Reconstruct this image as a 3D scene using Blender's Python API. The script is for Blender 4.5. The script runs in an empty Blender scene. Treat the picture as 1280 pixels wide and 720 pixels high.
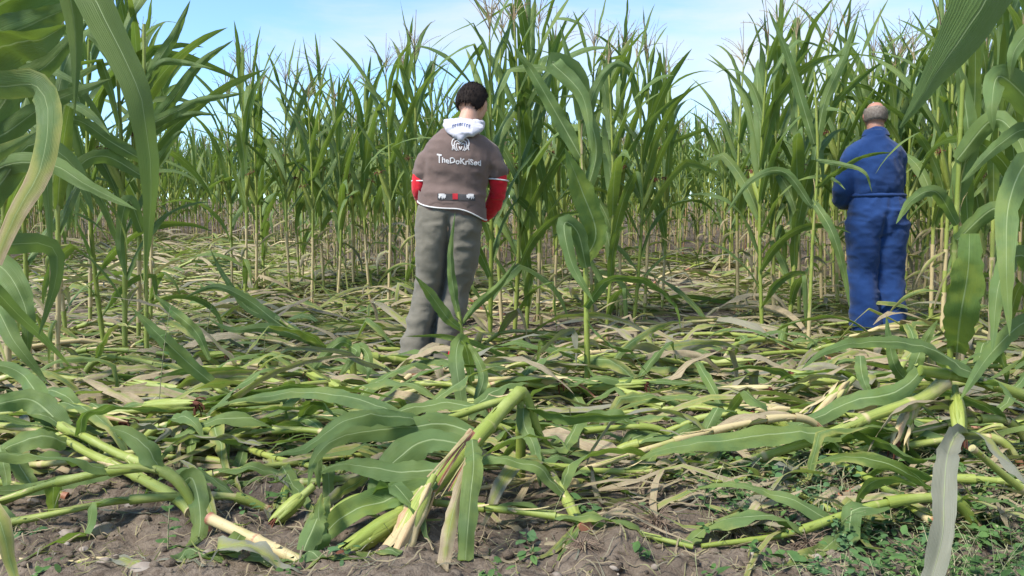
import bpy, math, random
import numpy as np
from mathutils import Vector, Matrix, Euler
from mathutils.bvhtree import BVHTree
R = math.radians
PI = math.pi
SC = bpy.context.scene
COL = SC.collection

# ------------------------------------------------------------------ camera, sky, sun, exposure
CAM = np.array([0.0, 0.0, 0.80])
F_PX = 995.0
PITCH = math.atan(75 / F_PX)
cd = bpy.data.cameras.new('camera'); cam = bpy.data.objects.new('camera', cd); COL.objects.link(cam)
cam.location = CAM; cam.rotation_euler = (PI / 2 - PITCH, 0, 0)
cd.sensor_width = 36; cd.lens = 36 * F_PX / 1280; cd.clip_start = 0.05; cd.clip_end = 3000
SC.camera = cam
SUN_EL, SUN_AZ = R(52), R(-126)          # azimuth clockwise from +Y (north)
sl = bpy.data.lights.new('sun', 'SUN'); so = bpy.data.objects.new('sun', sl); COL.objects.link(so)
sl.energy = 3.5; sl.angle = R(14); sl.color = (1.0, 0.95, 0.87)
sd = Vector((math.sin(SUN_AZ) * math.cos(SUN_EL), math.cos(SUN_AZ) * math.cos(SUN_EL), math.sin(SUN_EL)))
so.rotation_euler = sd.to_track_quat('Z', 'Y').to_euler()
SC.view_settings.view_transform = 'Standard'; SC.view_settings.look = 'None'
SC.view_settings.gamma = 1; SC.view_settings.use_curve_mapping = False
SC.view_settings.exposure = 1.12
W = bpy.data.worlds.new("World"); SC.world = W; W.use_nodes = True
SC.cycles.max_bounces = 8; SC.cycles.transmission_bounces = 5; SC.cycles.diffuse_bounces = 4
SC.cycles.use_denoising = True


class NT:
    """small helper around a node tree"""
    def __init__(s, nt): s.nt = nt
    def n(s, t, **kw):
        o = s.nt.nodes.new(t)
        for k, v in kw.items():
            if k.startswith('i_'): o.inputs[k[2:].replace('_', ' ')].default_value = v
            else: setattr(o, k, v)
        return o
    def l(s, a, b): s.nt.links.new(a, b)
    def val(s, x, sock):
        if isinstance(x, (int, float)): sock.default_value = x
        elif isinstance(x, tuple): sock.default_value = x if len(x) == 4 or sock.type == 'VECTOR' else (*x, 1)
        else: s.l(x, sock)
    def m(s, op, a, b=0.0, c=0.0, clamp=False):
        o = s.n('ShaderNodeMath', operation=op); o.use_clamp = clamp
        s.val(a, o.inputs[0]); s.val(b, o.inputs[1])
        if op in ('MULTIPLY_ADD', 'SMOOTH_MIN', 'SMOOTH_MAX'): s.val(c, o.inputs[2])
        return o.outputs[0]
    def mix(s, f, a, b, mode='MIX'):
        o = s.n('ShaderNodeMix', data_type='RGBA', blend_type=mode)
        s.val(f, o.inputs['Factor']); s.val(a, o.inputs[6]); s.val(b, o.inputs[7])
        return o.outputs[2]
    def ss(s, x, a, b, lo=0.0, hi=1.0):
        o = s.n('ShaderNodeMapRange', interpolation_type='SMOOTHSTEP')
        s.val(x, o.inputs[0]); s.val(a, o.inputs[1]); s.val(b, o.inputs[2]); s.val(lo, o.inputs[3]); s.val(hi, o.inputs[4])
        return o.outputs[0]
    def noise(s, vec, scale, detail=4, rough=0.55, dist=0.0):
        o = s.n('ShaderNodeTexNoise'); o.inputs['Scale'].default_value = scale
        o.inputs['Detail'].default_value = detail; o.inputs['Roughness'].default_value = rough
        o.inputs['Distortion'].default_value = dist
        if vec is not None: s.l(vec, o.inputs['Vector'])
        return o.outputs['Fac']
    def vmul(s, vec, x, y, z):
        o = s.n('ShaderNodeVectorMath', operation='MULTIPLY'); s.l(vec, o.inputs[0]); o.inputs[1].default_value = (x, y, z)
        return o.outputs[0]


w = NT(W.node_tree); W.node_tree.nodes.clear()
sky = w.n('ShaderNodeTexSky', sky_type='NISHITA'); sky.sun_disc = False
sky.sun_elevation = SUN_EL; sky.sun_rotation = SUN_AZ; sky.air_density = 1.0; sky.dust_density = 0.1; sky.ozone_density = 2.0
tc = w.n('ShaderNodeTexCoord')
cv = w.vmul(tc.outputs['Generated'], 1.0, 1.0, 3.2)
c1 = w.noise(cv, 2.1, 7, 0.56, 0.35)
c2 = w.noise(cv, 0.9, 3, 0.5, 0.2)
sx = w.n('ShaderNodeSeparateXYZ'); w.l(tc.outputs['Generated'], sx.inputs[0])
cl = w.m('ADD', w.m('MULTIPLY', c1, 0.65), w.m('MULTIPLY', c2, 0.35))
cl = w.m('ADD', cl, w.m('MULTIPLY', sx.outputs['X'], 0.22))
cf = w.ss(cl, 0.50, 0.70, 0.04, 0.9)
b1 = w.n('ShaderNodeBackground'); b1.inputs['Strength'].default_value = 0.125; w.l(w.mix(1.0, sky.outputs[0], (0.76, 0.94, 1.10), 'MULTIPLY'), b1.inputs['Color'])
b2 = w.n('ShaderNodeBackground'); b2.inputs['Strength'].default_value = 0.50; b2.inputs['Color'].default_value = (0.86, 0.92, 1.0, 1)
mx = w.n('ShaderNodeMixShader'); w.l(cf, mx.inputs[0]); w.l(b1.outputs[0], mx.inputs[1]); w.l(b2.outputs[0], mx.inputs[2])
wo = w.n('ShaderNodeOutputWorld'); w.l(mx.outputs[0], wo.inputs['Surface'])

# ------------------------------------------------------------------ noise, terrain
def _hash(ix, iy, iz, seed):
    n = (ix.astype(np.int64) * 374761393 + iy.astype(np.int64) * 668265263 + iz.astype(np.int64) * 2147483647 + seed * 144665) & 0xffffffff
    n = ((n ^ (n >> 13)) * 1274126177) & 0xffffffff
    n = (n ^ (n >> 16)) & 0xffff
    return n / 65535.0
def vnoise(x, y, z=None, seed=0):
    x = np.asarray(x, float); y = np.asarray(y, float); z = np.zeros_like(x) if z is None else np.asarray(z, float)
    fx, fy, fz = np.floor(x), np.floor(y), np.floor(z)
    tx, ty, tz = x - fx, y - fy, z - fz
    tx = tx * tx * (3 - 2 * tx); ty = ty * ty * (3 - 2 * ty); tz = tz * tz * (3 - 2 * tz)
    r = 0
    for dx in (0, 1):
        for dy in (0, 1):
            for dz in (0, 1):
                wgt = (tx if dx else 1 - tx) * (ty if dy else 1 - ty) * (tz if dz else 1 - tz)
                r = r + wgt * _hash(fx + dx, fy + dy, fz + dz, seed)
    return r - 0.5
def rise(y):
    y = np.asarray(y, float)
    t = np.clip(y - 5.2, 0, 60)
    return 0.062 * t * (t / (t + 0.8)) * np.where(t > 40, 40 / np.maximum(t, 1e-3), 1)
def hgt(x, y):
    x = np.asarray(x, float); y = np.asarray(y, float)
    h = rise(y) + 0.05 * vnoise(x * 1.3, y * 1.3, seed=3)
    near = np.clip(1.0 - (np.hypot(x, y) - 8) / 6, 0, 1)
    h = h + near * (0.045 * vnoise(x * 4.1, y * 4.1, seed=5) + 0.022 * vnoise(x * 11, y * 11, seed=6))
    return h
def hfine(x, y):
    near = np.clip(1.0 - (np.hypot(x, y) - 5) / 4, 0, 1)
    return hgt(x, y) + near * (0.022 * vnoise(x * 23, y * 23, seed=7) + 0.014 * vnoise(x * 48, y * 48, seed=8) + 0.010 * np.abs(vnoise(x * 85, y * 85, seed=9)))
def H(x, y): return float(hgt(x, y))

cp_, sp_ = math.cos(PITCH), math.sin(PITCH)
def ray(px, py):
    a = (px - 640) / F_PX; b = (360 - py) / F_PX
    return np.array([a, cp_ + b * sp_, -sp_ + b * cp_])
def P(px, py, d):
    """point seen at photo pixel (px,py) standing d metres away (along +Y)"""
    r = ray(px, py); return CAM + r * (d / r[1])
def G(px, py):
    """ground point under photo pixel"""
    r = ray(px, py); t = 0.8
    for _ in range(4000):
        p = CAM + r * t
        if p[2] <= H(p[0], p[1]): break
        t += 0.01
    return p
def GX(px, d):
    x = P(px, 300, d)[0]; return np.array([x, d, H(x, d)])
def to_px(p):
    v = np.asarray(p, float) - CAM
    yc = v[1] * cp_ - v[2] * sp_; zc = v[1] * sp_ + v[2] * cp_
    return 640 + F_PX * v[0] / yc, 360 - F_PX * zc / yc

# ------------------------------------------------------------------ materials
def new_mat(name):
    m = bpy.data.materials.new(name); m.use_nodes = True; m.node_tree.nodes.clear()
    return m, NT(m.node_tree)
def leaf_material():
    m, t = new_mat('maize_leaf')
    a = t.n('ShaderNodeAttribute', attribute_name='luv'); s = t.n('ShaderNodeSeparateXYZ'); t.l(a.outputs['Vector'], s.inputs[0])
    u, v, rn = s.outputs
    dry = t.n('ShaderNodeAttribute', attribute_name='dry').outputs['Fac']
    oi = t.n('ShaderNodeObjectInfo').outputs['Random']
    geo = t.n('ShaderNodeNewGeometry'); tc = t.n('ShaderNodeTexCoord').outputs['Object']
    k = t.m('ADD', t.m('MULTIPLY', rn, .8), t.m('MULTIPLY', oi, .2))
    big = t.noise(tc, 7, 4, 0.6); fine = t.noise(tc, 42, 4, 0.6)
    # parallel veins run along the blade
    cv_ = t.n('ShaderNodeCombineXYZ'); t.l(t.m('MULTIPLY', u, 46.0), cv_.inputs[0]); t.l(t.m('MULTIPLY', v, 2.6), cv_.inputs[1]); t.l(t.m('MULTIPLY', rn, 40.0), cv_.inputs[2])
    vein = t.noise(cv_.outputs[0], 1.0, 3, 0.6)
    vein2 = t.m('SINE', t.m('MULTIPLY', u, 118.0))
    g = t.mix(k, (0.075, 0.130, 0.018), (0.230, 0.285, 0.055))
    g = t.mix(t.ss(big, 0.4, 0.62), g, (0.105, 0.180, 0.050))
    g = t.mix(t.ss(vein, 0.3, 0.75, 0, 0.55), g, (0.165, 0.235, 0.060))
    g = t.mix(t.ss(t.noise(tc, 3.5, 5, 0.7, 0.6), 0.50, 0.66, 0, 0.55), g, (0.060, 0.100, 0.030))
    g = t.mix(t.m('MULTIPLY', t.m('ADD', vein2, 1.0), 0.02), g, (0.19, 0.28, 0.10))
    # blue-grey underside
    g = t.mix(t.m('MULTIPLY', geo.outputs['Backfacing'], 0.34), g, (0.130, 0.190, 0.085))
    # yellowing and brown, starting at tip and margins
    edge = t.m('ABSOLUTE', t.m('SUBTRACT', u, 0.5))
    e2 = t.m('ADD', t.m('MULTIPLY', edge, 0.55), t.m('MULTIPLY', v, 0.28))
    ds = t.m('ADD', t.m('ADD', dry, t.m('MULTIPLY', t.m('SUBTRACT', t.noise(tc, 11, 5, 0.65), 0.5), 0.85)), t.m('SUBTRACT', e2, 0.25))
    yel = t.ss(ds, 0.28, 0.55)
    tan = t.ss(ds, 0.48, 0.75)
    g = t.mix(yel, g, (0.30, 0.31, 0.085))
    tancol = t.mix(t.ss(t.m('ADD', vein, t.m('MULTIPLY', fine, 0.5)), 0.55, 1.0), (0.40, 0.325, 0.200), (0.235, 0.175, 0.110))
    tancol = t.mix(t.ss(k, 0.4, 0.9), tancol, (0.20, 0.20, 0.150))
    tancol = t.mix(t.ss(k, -0.3, -0.05, 1, 0), tancol, (0.46, 0.22, 0.035))
    g = t.mix(tan, g, tancol)
    spot = t.ss(t.noise(tc, 95, 3, 0.7), 0.68, 0.76, 0, 0.6)
    g = t.mix(spot, g, (0.16, 0.13, 0.07))
    # pale midrib
    wr = t.m('MULTIPLY', t.m('SUBTRACT', 1.0, t.m('MULTIPLY', v, 0.75)), 0.045)
    rib = t.ss(edge, t.m('MULTIPLY', wr, 0.55), wr, 1.0, 0.0)
    g = t.mix(t.m('MULTIPLY', rib, t.m('SUBTRACT', 0.85, t.m('MULTIPLY', tan, 0.5))), g, (0.33, 0.41, 0.19))
    p = t.n('ShaderNodeBsdfPrincipled'); t.l(g, p.inputs['Base Color'])
    t.l(t.ss(fine, 0.3, 0.7, 0.46, 0.64), p.inputs['Roughness']); p.inputs['Specular IOR Level'].default_value = 0.22
    hh = t.m('ADD', t.m('MULTIPLY', vein2, 0.12), t.m('ADD', t.m('MULTIPLY', vein, 0.9), t.m('MULTIPLY', rib, 1.2)))
    bp = t.n('ShaderNodeBump'); bp.inputs['Strength'].default_value = 0.5; bp.inputs['Distance'].default_value = 0.0028
    t.l(t.m('ADD', hh, t.m('MULTIPLY', big, 2.5)), bp.inputs['Height']); t.l(bp.outputs[0], p.inputs['Normal'])
    tr = t.n('ShaderNodeBsdfTranslucent'); t.l(t.mix(0.5, g, (0.24, 0.38, 0.03), 'MIX'), tr.inputs['Color'])
    mxs = t.n('ShaderNodeMixShader'); t.l(t.m('SUBTRACT', 0.34, t.m('MULTIPLY', tan, 0.14)), mxs.inputs[0]); t.l(p.outputs[0], mxs.inputs[1]); t.l(tr.outputs[0], mxs.inputs[2])
    o = t.n('ShaderNodeOutputMaterial'); t.l(mxs.outputs[0], o.inputs[0])
    return m
def stalk_material():
    m, t = new_mat('maize_stalk')
    a = t.n('ShaderNodeAttribute', attribute_name='luv'); s = t.n('ShaderNodeSeparateXYZ'); t.l(a.outputs['Vector'], s.inputs[0])
    u, v, rn = s.outputs
    dry = t.n('ShaderNodeAttribute', attribute_name='dry').outputs['Fac']
    tc = t.n('ShaderNodeTexCoord').outputs['Object']
    big = t.noise(tc, 9, 4, 0.6); fine = t.noise(tc, 60, 4, 0.6)
    cv_ = t.n('ShaderNodeCombineXYZ'); t.l(t.m('MULTIPLY', u, 34.0), cv_.inputs[0]); t.l(t.m('MULTIPLY', v, 3.0), cv_.inputs[1]); t.l(t.m('MULTIPLY', rn, 40.0), cv_.inputs[2])
    vein = t.noise(cv_.outputs[0], 1.0, 4, 0.65)
    g = t.mix(rn, (0.200, 0.245, 0.034), (0.320, 0.345, 0.080))
    g = t.mix(t.ss(vein, 0.35, 0.7), g, (0.165, 0.225, 0.040))
    g = t.mix(t.ss(big, 0.5, 0.75, 0, 0.5), g, (0.36, 0.39, 0.14))
    ds = t.m('ADD', dry, t.m('MULTIPLY', t.m('SUBTRACT', t.m('ADD', t.m('MULTIPLY', big, 0.6), t.m('MULTIPLY', vein, 0.4)), 0.5), 0.9))
    g = t.mix(t.ss(ds, 0.3, 0.6), g, (0.46, 0.37, 0.19))
    g = t.mix(t.ss(ds, 0.75, 1.05), g, (0.30, 0.125, 0.070))
    g = t.mix(t.ss(fine, 0.64, 0.74, 0, 0.5), g, (0.15, 0.09, 0.045))
    p = t.n('ShaderNodeBsdfPrincipled'); t.l(g, p.inputs['Base Color']); p.inputs['Roughness'].default_value = 0.48
    p.inputs['Specular IOR Level'].default_value = 0.4
    p.inputs['Subsurface Weight'].default_value = 0.0
    bp = t.n('ShaderNodeBump'); bp.inputs['Strength'].default_value = 0.5; bp.inputs['Distance'].default_value = 0.002
    t.l(vein, bp.inputs['Height']); t.l(bp.outputs[0], p.inputs['Normal'])
    o = t.n('ShaderNodeOutputMaterial'); t.l(p.outputs[0], o.inputs[0])
    return m
def simple(name, c1, c2, scale=20, rough=0.8, bump=0.3, dist=0.003, stretch=(1, 1, 1), spec=0.3, detail=5, c3=None):
    m, t = new_mat(name)
    tc = t.vmul(t.n('ShaderNodeTexCoord').outputs['Object'], *stretch)
    n1 = t.noise(tc, scale, detail, 0.6); n2 = t.noise(tc, scale * 0.23, 3, 0.6)
    c = t.mix(t.ss(n1, 0.3, 0.7), c1, c2)
    if c3: c = t.mix(t.ss(n2, 0.45, 0.65), c, c3)
    p = t.n('ShaderNodeBsdfPrincipled'); t.l(c, p.inputs['Base Color']); p.inputs['Roughness'].default_value = rough
    p.inputs['Specular IOR Level'].default_value = spec
    bp = t.n('ShaderNodeBump'); bp.inputs['Strength'].default_value = bump; bp.inputs['Distance'].default_value = dist
    t.l(n1, bp.inputs['Height']); t.l(bp.outputs[0], p.inputs['Normal'])
    o = t.n('ShaderNodeOutputMaterial'); t.l(p.outputs[0], o.inputs[0])
    return m
def cloth(name, c1, c2, weave=700):
    m, t = new_mat(name)
    tc = t.n('ShaderNodeTexCoord').outputs['Object']
    n1 = t.noise(tc, 7, 5, 0.6); n2 = t.noise(tc, weave, 2, 0.5); n3 = t.noise(tc, 60, 4, 0.6)
    c = t.mix(t.ss(n1, 0.3, 0.7), c1, c2)
    c = t.mix(t.m('MULTIPLY', n2, 0.35), c, tuple(x * 1.5 for x in c2))
    p = t.n('ShaderNodeBsdfPrincipled'); t.l(c, p.inputs['Base Color']); p.inputs['Roughness'].default_value = 0.9
    p.inputs['Specular IOR Level'].default_value = 0.15; p.inputs['Sheen Weight'].default_value = 0.15
    bp = t.n('ShaderNodeBump'); bp.inputs['Strength'].default_value = 0.35; bp.inputs['Distance'].default_value = 0.004
    t.l(t.m('ADD', n3, t.m('MULTIPLY', n2, 0.2)), bp.inputs['Height']); t.l(bp.outputs[0], p.inputs['Normal'])
    o = t.n('ShaderNodeOutputMaterial'); t.l(p.outputs[0], o.inputs[0])
    return m
def soil_material():
    m, t = new_mat('soil')
    tc = t.n('ShaderNodeTexCoord').outputs['Object']
    n1 = t.noise(tc, 2.2, 5, 0.6); n2 = t.noise(tc, 26, 6, 0.7); n3 = t.noise(tc, 130, 4, 0.7)
    c = t.mix(t.ss(n1, 0.3, 0.7), (0.132, 0.102, 0.074), (0.235, 0.190, 0.142))
    c = t.mix(t.ss(n2, 0.35, 0.7), c, (0.088, 0.065, 0.047))
    c = t.mix(t.ss(n3, 0.55, 0.8, 0, 0.7), c, (0.27, 0.22, 0.165))
    p = t.n('ShaderNodeBsdfPrincipled'); t.l(c, p.inputs['Base Color']); p.inputs['Roughness'].default_value = 0.95
    p.inputs['Specular IOR Level'].default_value = 0.15
    bp = t.n('ShaderNodeBump'); bp.inputs['Strength'].default_value = 0.8; bp.inputs['Distance'].default_value = 0.02
    t.l(t.m('ADD', n2, t.m('MULTIPLY', n3, 0.4)), bp.inputs['Height']); t.l(bp.outputs[0], p.inputs['Normal'])
    o = t.n('ShaderNodeOutputMaterial'); t.l(p.outputs[0], o.inputs[0])
    return m
LEAF = leaf_material(); STALK = stalk_material(); SOIL = soil_material()
SILK = simple('corn_silk', (0.07, 0.022, 0.012), (0.14, 0.05, 0.025), 80)
TASSEL = simple('tassel', (0.30, 0.24, 0.13), (0.22, 0.15, 0.10), 50, c3=(0.33, 0.30, 0.15))
ROOT = simple('root', (0.22, 0.16, 0.11), (0.12, 0.08, 0.055), 60)
STONE = simple('stone', (0.27, 0.225, 0.18), (0.17, 0.135, 0.105), 25, 0.9, 0.6, 0.006, c3=(0.33, 0.29, 0.24))
WEED = simple('weed_leaf', (0.040, 0.085, 0.022), (0.085, 0.155, 0.040), 14, 0.7, c3=(0.065, 0.125, 0.05), spec=.15)
WEEDSTEM = simple('weed_stem', (0.20, 0.24, 0.10), (0.26, 0.22, 0.14), 40)
SKIN = simple('skin', (0.47, 0.265, 0.185), (0.52, 0.31, 0.22), 18, 0.55, 0.15, 0.001, spec=0.35)
SKIN2 = simple('weathered_skin', (0.46, 0.235, 0.165), (0.39, 0.185, 0.13), 18, 0.55, 0.2, 0.001, spec=0.35)
HAIR = simple('dark_hair', (0.012, 0.009, 0.008), (0.028, 0.02, 0.016), 60, 0.85, spec=0.15)
HAIR2 = simple('grey_hair', (0.24, 0.20, 0.17), (0.14, 0.11, 0.09), 70, 0.7)
SHIRT = cloth('brown_jersey', (0.125, 0.088, 0.075), (0.145, 0.104, 0.089))
RED = cloth('red_jersey', (0.47, 0.012, 0.022), (0.56, 0.02, 0.032))
TROUSER = cloth('grey_trouser_cloth', (0.112, 0.102, 0.078), (0.142, 0.130, 0.102))
BLUE = cloth('blue_workwear', (0.011, 0.034, 0.118), (0.016, 0.047, 0.155))
WHITE = cloth('white_print', (0.46, 0.44, 0.43), (0.60, 0.585, 0.57))
HOODC = cloth('pale_hood_cloth', (0.40, 0.385, 0.43), (0.52, 0.51, 0.55))
NAVY = simple('navy_print', (0.06, 0.08, 0.2), (0.09, 0.12, 0.28), 60)
PRINTG = simple('charcoal_print', (0.05, 0.048, 0.05), (0.07, 0.065, 0.065), 60)
PRINTR = simple('red_print', (0.45, 0.02, 0.03), (0.5, 0.03, 0.04), 60)
SHOE = simple('shoe', (0.05, 0.045, 0.045), (0.08, 0.07, 0.07), 60)
SHOER = simple('red_shoe', (0.5, 0.02, 0.03), (0.42, 0.02, 0.03), 60)
BOOT = simple('rubber_boot', (0.015, 0.02, 0.018), (0.03, 0.03, 0.028), 40, 0.4)

# ------------------------------------------------------------------ mesh accumulation
class MB:
    def __init__(s): s.V = []; s.F = []; s.A = []; s.D = []; s.M = []; s.n = 0
    def add(s, V, F, luv=None, dry=0.0, mat=0):
        V = np.asarray(V, float).reshape(-1, 3); F = np.asarray(F, np.int64)
        if F.shape[1] == 3: F = np.c_[F, np.full(len(F), -1)]
        s.V.append(V); s.F.append(np.where(F >= 0, F + s.n, -1)); s.n += len(V)
        s.A.append(np.zeros((len(V), 3)) if luv is None else np.asarray(luv, float).reshape(-1, 3))
        s.D.append(np.broadcast_to(np.asarray(dry, float), (len(V),)).copy()); s.M.append(np.full(len(F), mat))
    def arrays(s): return np.concatenate(s.V), np.concatenate(s.F), np.concatenate(s.A), np.concatenate(s.D), np.concatenate(s.M)
    def mesh(s, name, mats, smooth=True):
        V, F, A, D, M = s.arrays()
        return mesh_from(name, V, F, A, D, M, mats, smooth)
    def build(s, name, mats, parent=None, smooth=True):
        if not isinstance(mats, (list, tuple)): mats = [mats]
        o = bpy.data.objects.new(name, s.mesh(name, mats, smooth)); COL.objects.link(o)
        if parent: o.parent = parent
        return o
def mesh_from(name, V, F, A, D, M, mats, smooth=True):
    me = bpy.data.meshes.new(name)
    q = F[:, 3] >= 0; cnt = np.where(q, 4, 3); tot = int(cnt.sum())
    st = np.concatenate([[0], np.cumsum(cnt)[:-1]])
    flat = F.reshape(-1); flat = flat[flat >= 0]
    me.vertices.add(len(V)); me.vertices.foreach_set('co', V.astype(np.float32).ravel())
    me.loops.add(tot); me.loops.foreach_set('vertex_index', flat.astype(np.int32))
    me.polygons.add(len(F)); me.polygons.foreach_set('loop_start', st.astype(np.int32))
    me.polygons.foreach_set('loop_total', cnt.astype(np.int32))
    me.polygons.foreach_set('use_smooth', np.full(len(F), smooth, bool))
    for m in mats: me.materials.append(m)
    me.polygons.foreach_set('material_index', M.astype(np.int32))
    a = me.attributes.new('luv', 'FLOAT_VECTOR', 'POINT'); a.data.foreach_set('vector', A.astype(np.float32).ravel())
    d = me.attributes.new('dry', 'FLOAT', 'POINT'); d.data.foreach_set('value', D.astype(np.float32))
    me.update(calc_edges=True); me.validate()
    return me
_gf = {}
def grid_faces(nv, nu, wrap=False):
    k = (nv, nu, wrap)
    if k not in _gf:
        f = []
        for i in range(nv - 1):
            for j in range(nu if wrap else nu - 1):
                j2 = (j + 1) % nu
                f.append((i * nu + j, i * nu + j2, (i + 1) * nu + j2, (i + 1) * nu + j))
        _gf[k] = np.array(f)
    return _gf[k]
def nrm(v): return v / np.maximum(np.linalg.norm(v, axis=-1, keepdims=True), 1e-9)
def spline(pts, n):
    """Catmull-Rom through control points (any dimension), n samples by rough arc length"""
    p = np.asarray(pts, float)
    if len(p) == 2: t = np.linspace(0, 1, n)[:, None]; return p[0] * (1 - t) + p[1] * t
    e = np.vstack([2 * p[0] - p[1], p, 2 * p[-1] - p[-2]])
    seg = np.linalg.norm(np.diff(p[:, :3], axis=0), axis=1); c = np.concatenate([[0], np.cumsum(seg)]); c /= c[-1]
    s = np.linspace(0, 1, n); i = np.clip(np.searchsorted(c, s, 'right') - 1, 0, len(p) - 2)
    u = ((s - c[i]) / np.maximum(c[i + 1] - c[i], 1e-9))[:, None]
    a, b, cc, d = e[i], e[i + 1], e[i + 2], e[i + 3]
    return 0.5 * (2 * b + (cc - a) * u + (2 * a - 5 * b + 4 * cc - d) * u ** 2 + (3 * b - a - 3 * cc + d) * u ** 3)
def frames(pts, side0):
    T = nrm(np.gradient(pts, axis=0)); S = np.zeros_like(pts); s = np.asarray(side0, float)
    if s.ndim == 2:
        S = nrm(s - T * (s * T).sum(1, keepdims=True)); return T, S, np.cross(S, T)
    for i in range(len(pts)):
        s = s - T[i] * s.dot(T[i]); L = np.linalg.norm(s)
        s = s / L if L > 1e-6 else np.array([1, 0, 0.]); S[i] = s
    return T, S, np.cross(S, T)
def leaf_width(t, base=0.62):
    return np.minimum(1, base + 1.7 * t) * np.clip(1 - t ** 2.3, 0, 1) ** 0.85 + 0.012
def add_leaf(mb, pts, side0, Wd, roll=0.0, fold=0.35, ruf=0.1, rnd=0.5, dry=0.0, nu=5, prof=None, ground=None, rg=random, mat=0, torn=0.0, crumple=0.0):
    n = len(pts); t = np.linspace(0, 1, n)
    if np.ndim(dry): dry = np.repeat(np.interp(t, np.linspace(0, 1, len(dry)), dry), nu)
    T, S, N = frames(pts, side0)
    r = np.broadcast_to(np.asarray(roll, float), (n,))[:, None] * (t[:, None] if np.ndim(roll) == 0 else 1)
    S2 = S * np.cos(r) + N * np.sin(r); N2 = -S * np.sin(r) + N * np.cos(r)
    wv = Wd * (leaf_width(t) if prof is None else prof)
    u = np.linspace(-1, 1, nu); ph1, ph2 = rg.uniform(0, 6), rg.uniform(0, 6); k1, k2 = rg.uniform(9, 15), rg.uniform(14, 24)
    fo = np.broadcast_to(np.asarray(fold, float), (n,))
    wl = np.broadcast_to(wv[:, None], (n, nu)).copy()
    if torn > 0:
        jj = np.arange(n)
        wl[:, 0] *= 1 - torn * np.array([rg.random() ** 3 for _ in jj]); wl[:, -1] *= 1 - torn * np.array([rg.random() ** 3 for _ in jj])
    lat = u[None, :] * wl / 2 * np.cos(fo)[:, None]
    hh = np.abs(u)[None, :] * wl / 2 * np.sin(fo)[:, None]
    side_w = np.where(u[None, :] > 0, np.sin(k1 * t + ph1)[:, None], np.sin(k2 * t + ph2)[:, None])
    hh = hh + ruf * (u ** 2)[None, :] * wl * side_w * np.minimum(1, 4 * (1 - t))[:, None]
    V = pts[:, None, :] + S2[:, None, :] * lat[..., None] + N2[:, None, :] * hh[..., None]
    if crumple > 0:
        c_ = vnoise(V[..., 0] * 22 + ph1 * 7, V[..., 1] * 22, V[..., 2] * 22, 51) + .5 * vnoise(V[..., 0] * 55 + ph2, V[..., 1] * 55, V[..., 2] * 55, 52)
        V = V + N2[:, None, :] * (crumple * c_)[..., None]
    if ground is not None:
        gz = hfine(V[..., 0], V[..., 1]) + ground
        V[..., 2] = np.where(V[..., 2] < gz, gz + 0.12 * (gz - V[..., 2]) * 0.2, V[..., 2])
    A = np.empty((n, nu, 3)); A[..., 0] = (u / 2 + 0.5)[None, :]; A[..., 1] = t[:, None]; A[..., 2] = rnd
    mb.add(V, grid_faces(n, nu), A, dry, mat)
def add_tube(mb, pts, rad, ns=8, rnd=0.5, dry=0.0, cap=True, mat=0, squash=1.0, side0=(0.3, 0.9, 0.1)):
    n = len(pts); T, S, N = frames(pts, side0); a = np.linspace(0, 2 * PI, ns, endpoint=False)
    rad = np.broadcast_to(np.asarray(rad, float), (n,)); dr = np.broadcast_to(np.asarray(dry, float), (n,))
    V = pts[:, None, :] + rad[:, None, None] * (np.cos(a)[None, :, None] * S[:, None, :] + squash * np.sin(a)[None, :, None] * N[:, None, :])
    A = np.empty((n, ns, 3)); A[..., 0] = np.abs(a / PI - 1)[None, :]; A[..., 1] = np.linspace(0, 1, n)[:, None]; A[..., 2] = rnd
    D = np.repeat(dr, ns)
    mb.add(V, grid_faces(n, ns, True), A, D, mat)
    if cap:
        for e in (0, n - 1):
            r = V[e]; c = pts[e:e + 1]
            f = [(i, (i + 1) % ns, ns) if e else ((i + 1) % ns, i, ns) for i in range(ns)]
            mb.add(np.vstack([r, c]), f, np.vstack([A[e], A[e, :1]]), dr[e], mat)
def leaf_path(p0, az, th0, bend, L, n=13, p=1.5, kink=None, drift=0.0, ground=None):
    pts = [np.array(p0, float)]; ds = L / (n - 1)
    for i in range(1, n):
        t = (i - 0.5) / (n - 1); th = th0 - bend * t ** p
        if kink and t > kink[0]: th -= kink[1]
        th = max(th, -1.5); a = az + drift * t
        q = pts[-1] + ds * np.array([math.cos(th) * math.cos(a), math.cos(th) * math.sin(a), math.sin(th)])
        if ground is not None:
            gz = H(q[0], q[1]) + ground
            if q[2] < gz:
                e = pts[-1] + ds * np.array([math.cos(a), math.sin(a), 0]); q = np.array([e[0], e[1], H(e[0], e[1]) + ground + 0.006 * math.sin(i * 1.7)])
        pts.append(q)
    return np.array(pts)

# ------------------------------------------------------------------ things
def tag(o, label=None, cat=None, group=None, kind=None):
    if label: o['label'] = label
    if cat: o['category'] = cat
    if group: o['group'] = group
    if kind: o['kind'] = kind
    return o
def empty(name, loc=(0, 0, 0)):
    o = bpy.data.objects.new(name, None); COL.objects.link(o); o.location = loc; o.empty_display_size = 0.1
    return o
def kids(o): return [c for c in CH.get(o.name, [])]
CH = {}
def part(mb, name, mats, parent, smooth=True):
    o = mb.build(name, mats, parent, smooth); CH.setdefault(parent.name, []).append(o); return o
def copy_tree(o, parent=None):
    c = o.copy(); COL.objects.link(c); c.parent = parent
    for ch in kids(o): CH.setdefault(c.name, []).append(copy_tree(ch, c))
    return c
MAT_PLANT = [LEAF, STALK, SILK, TASSEL, ROOT]

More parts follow.
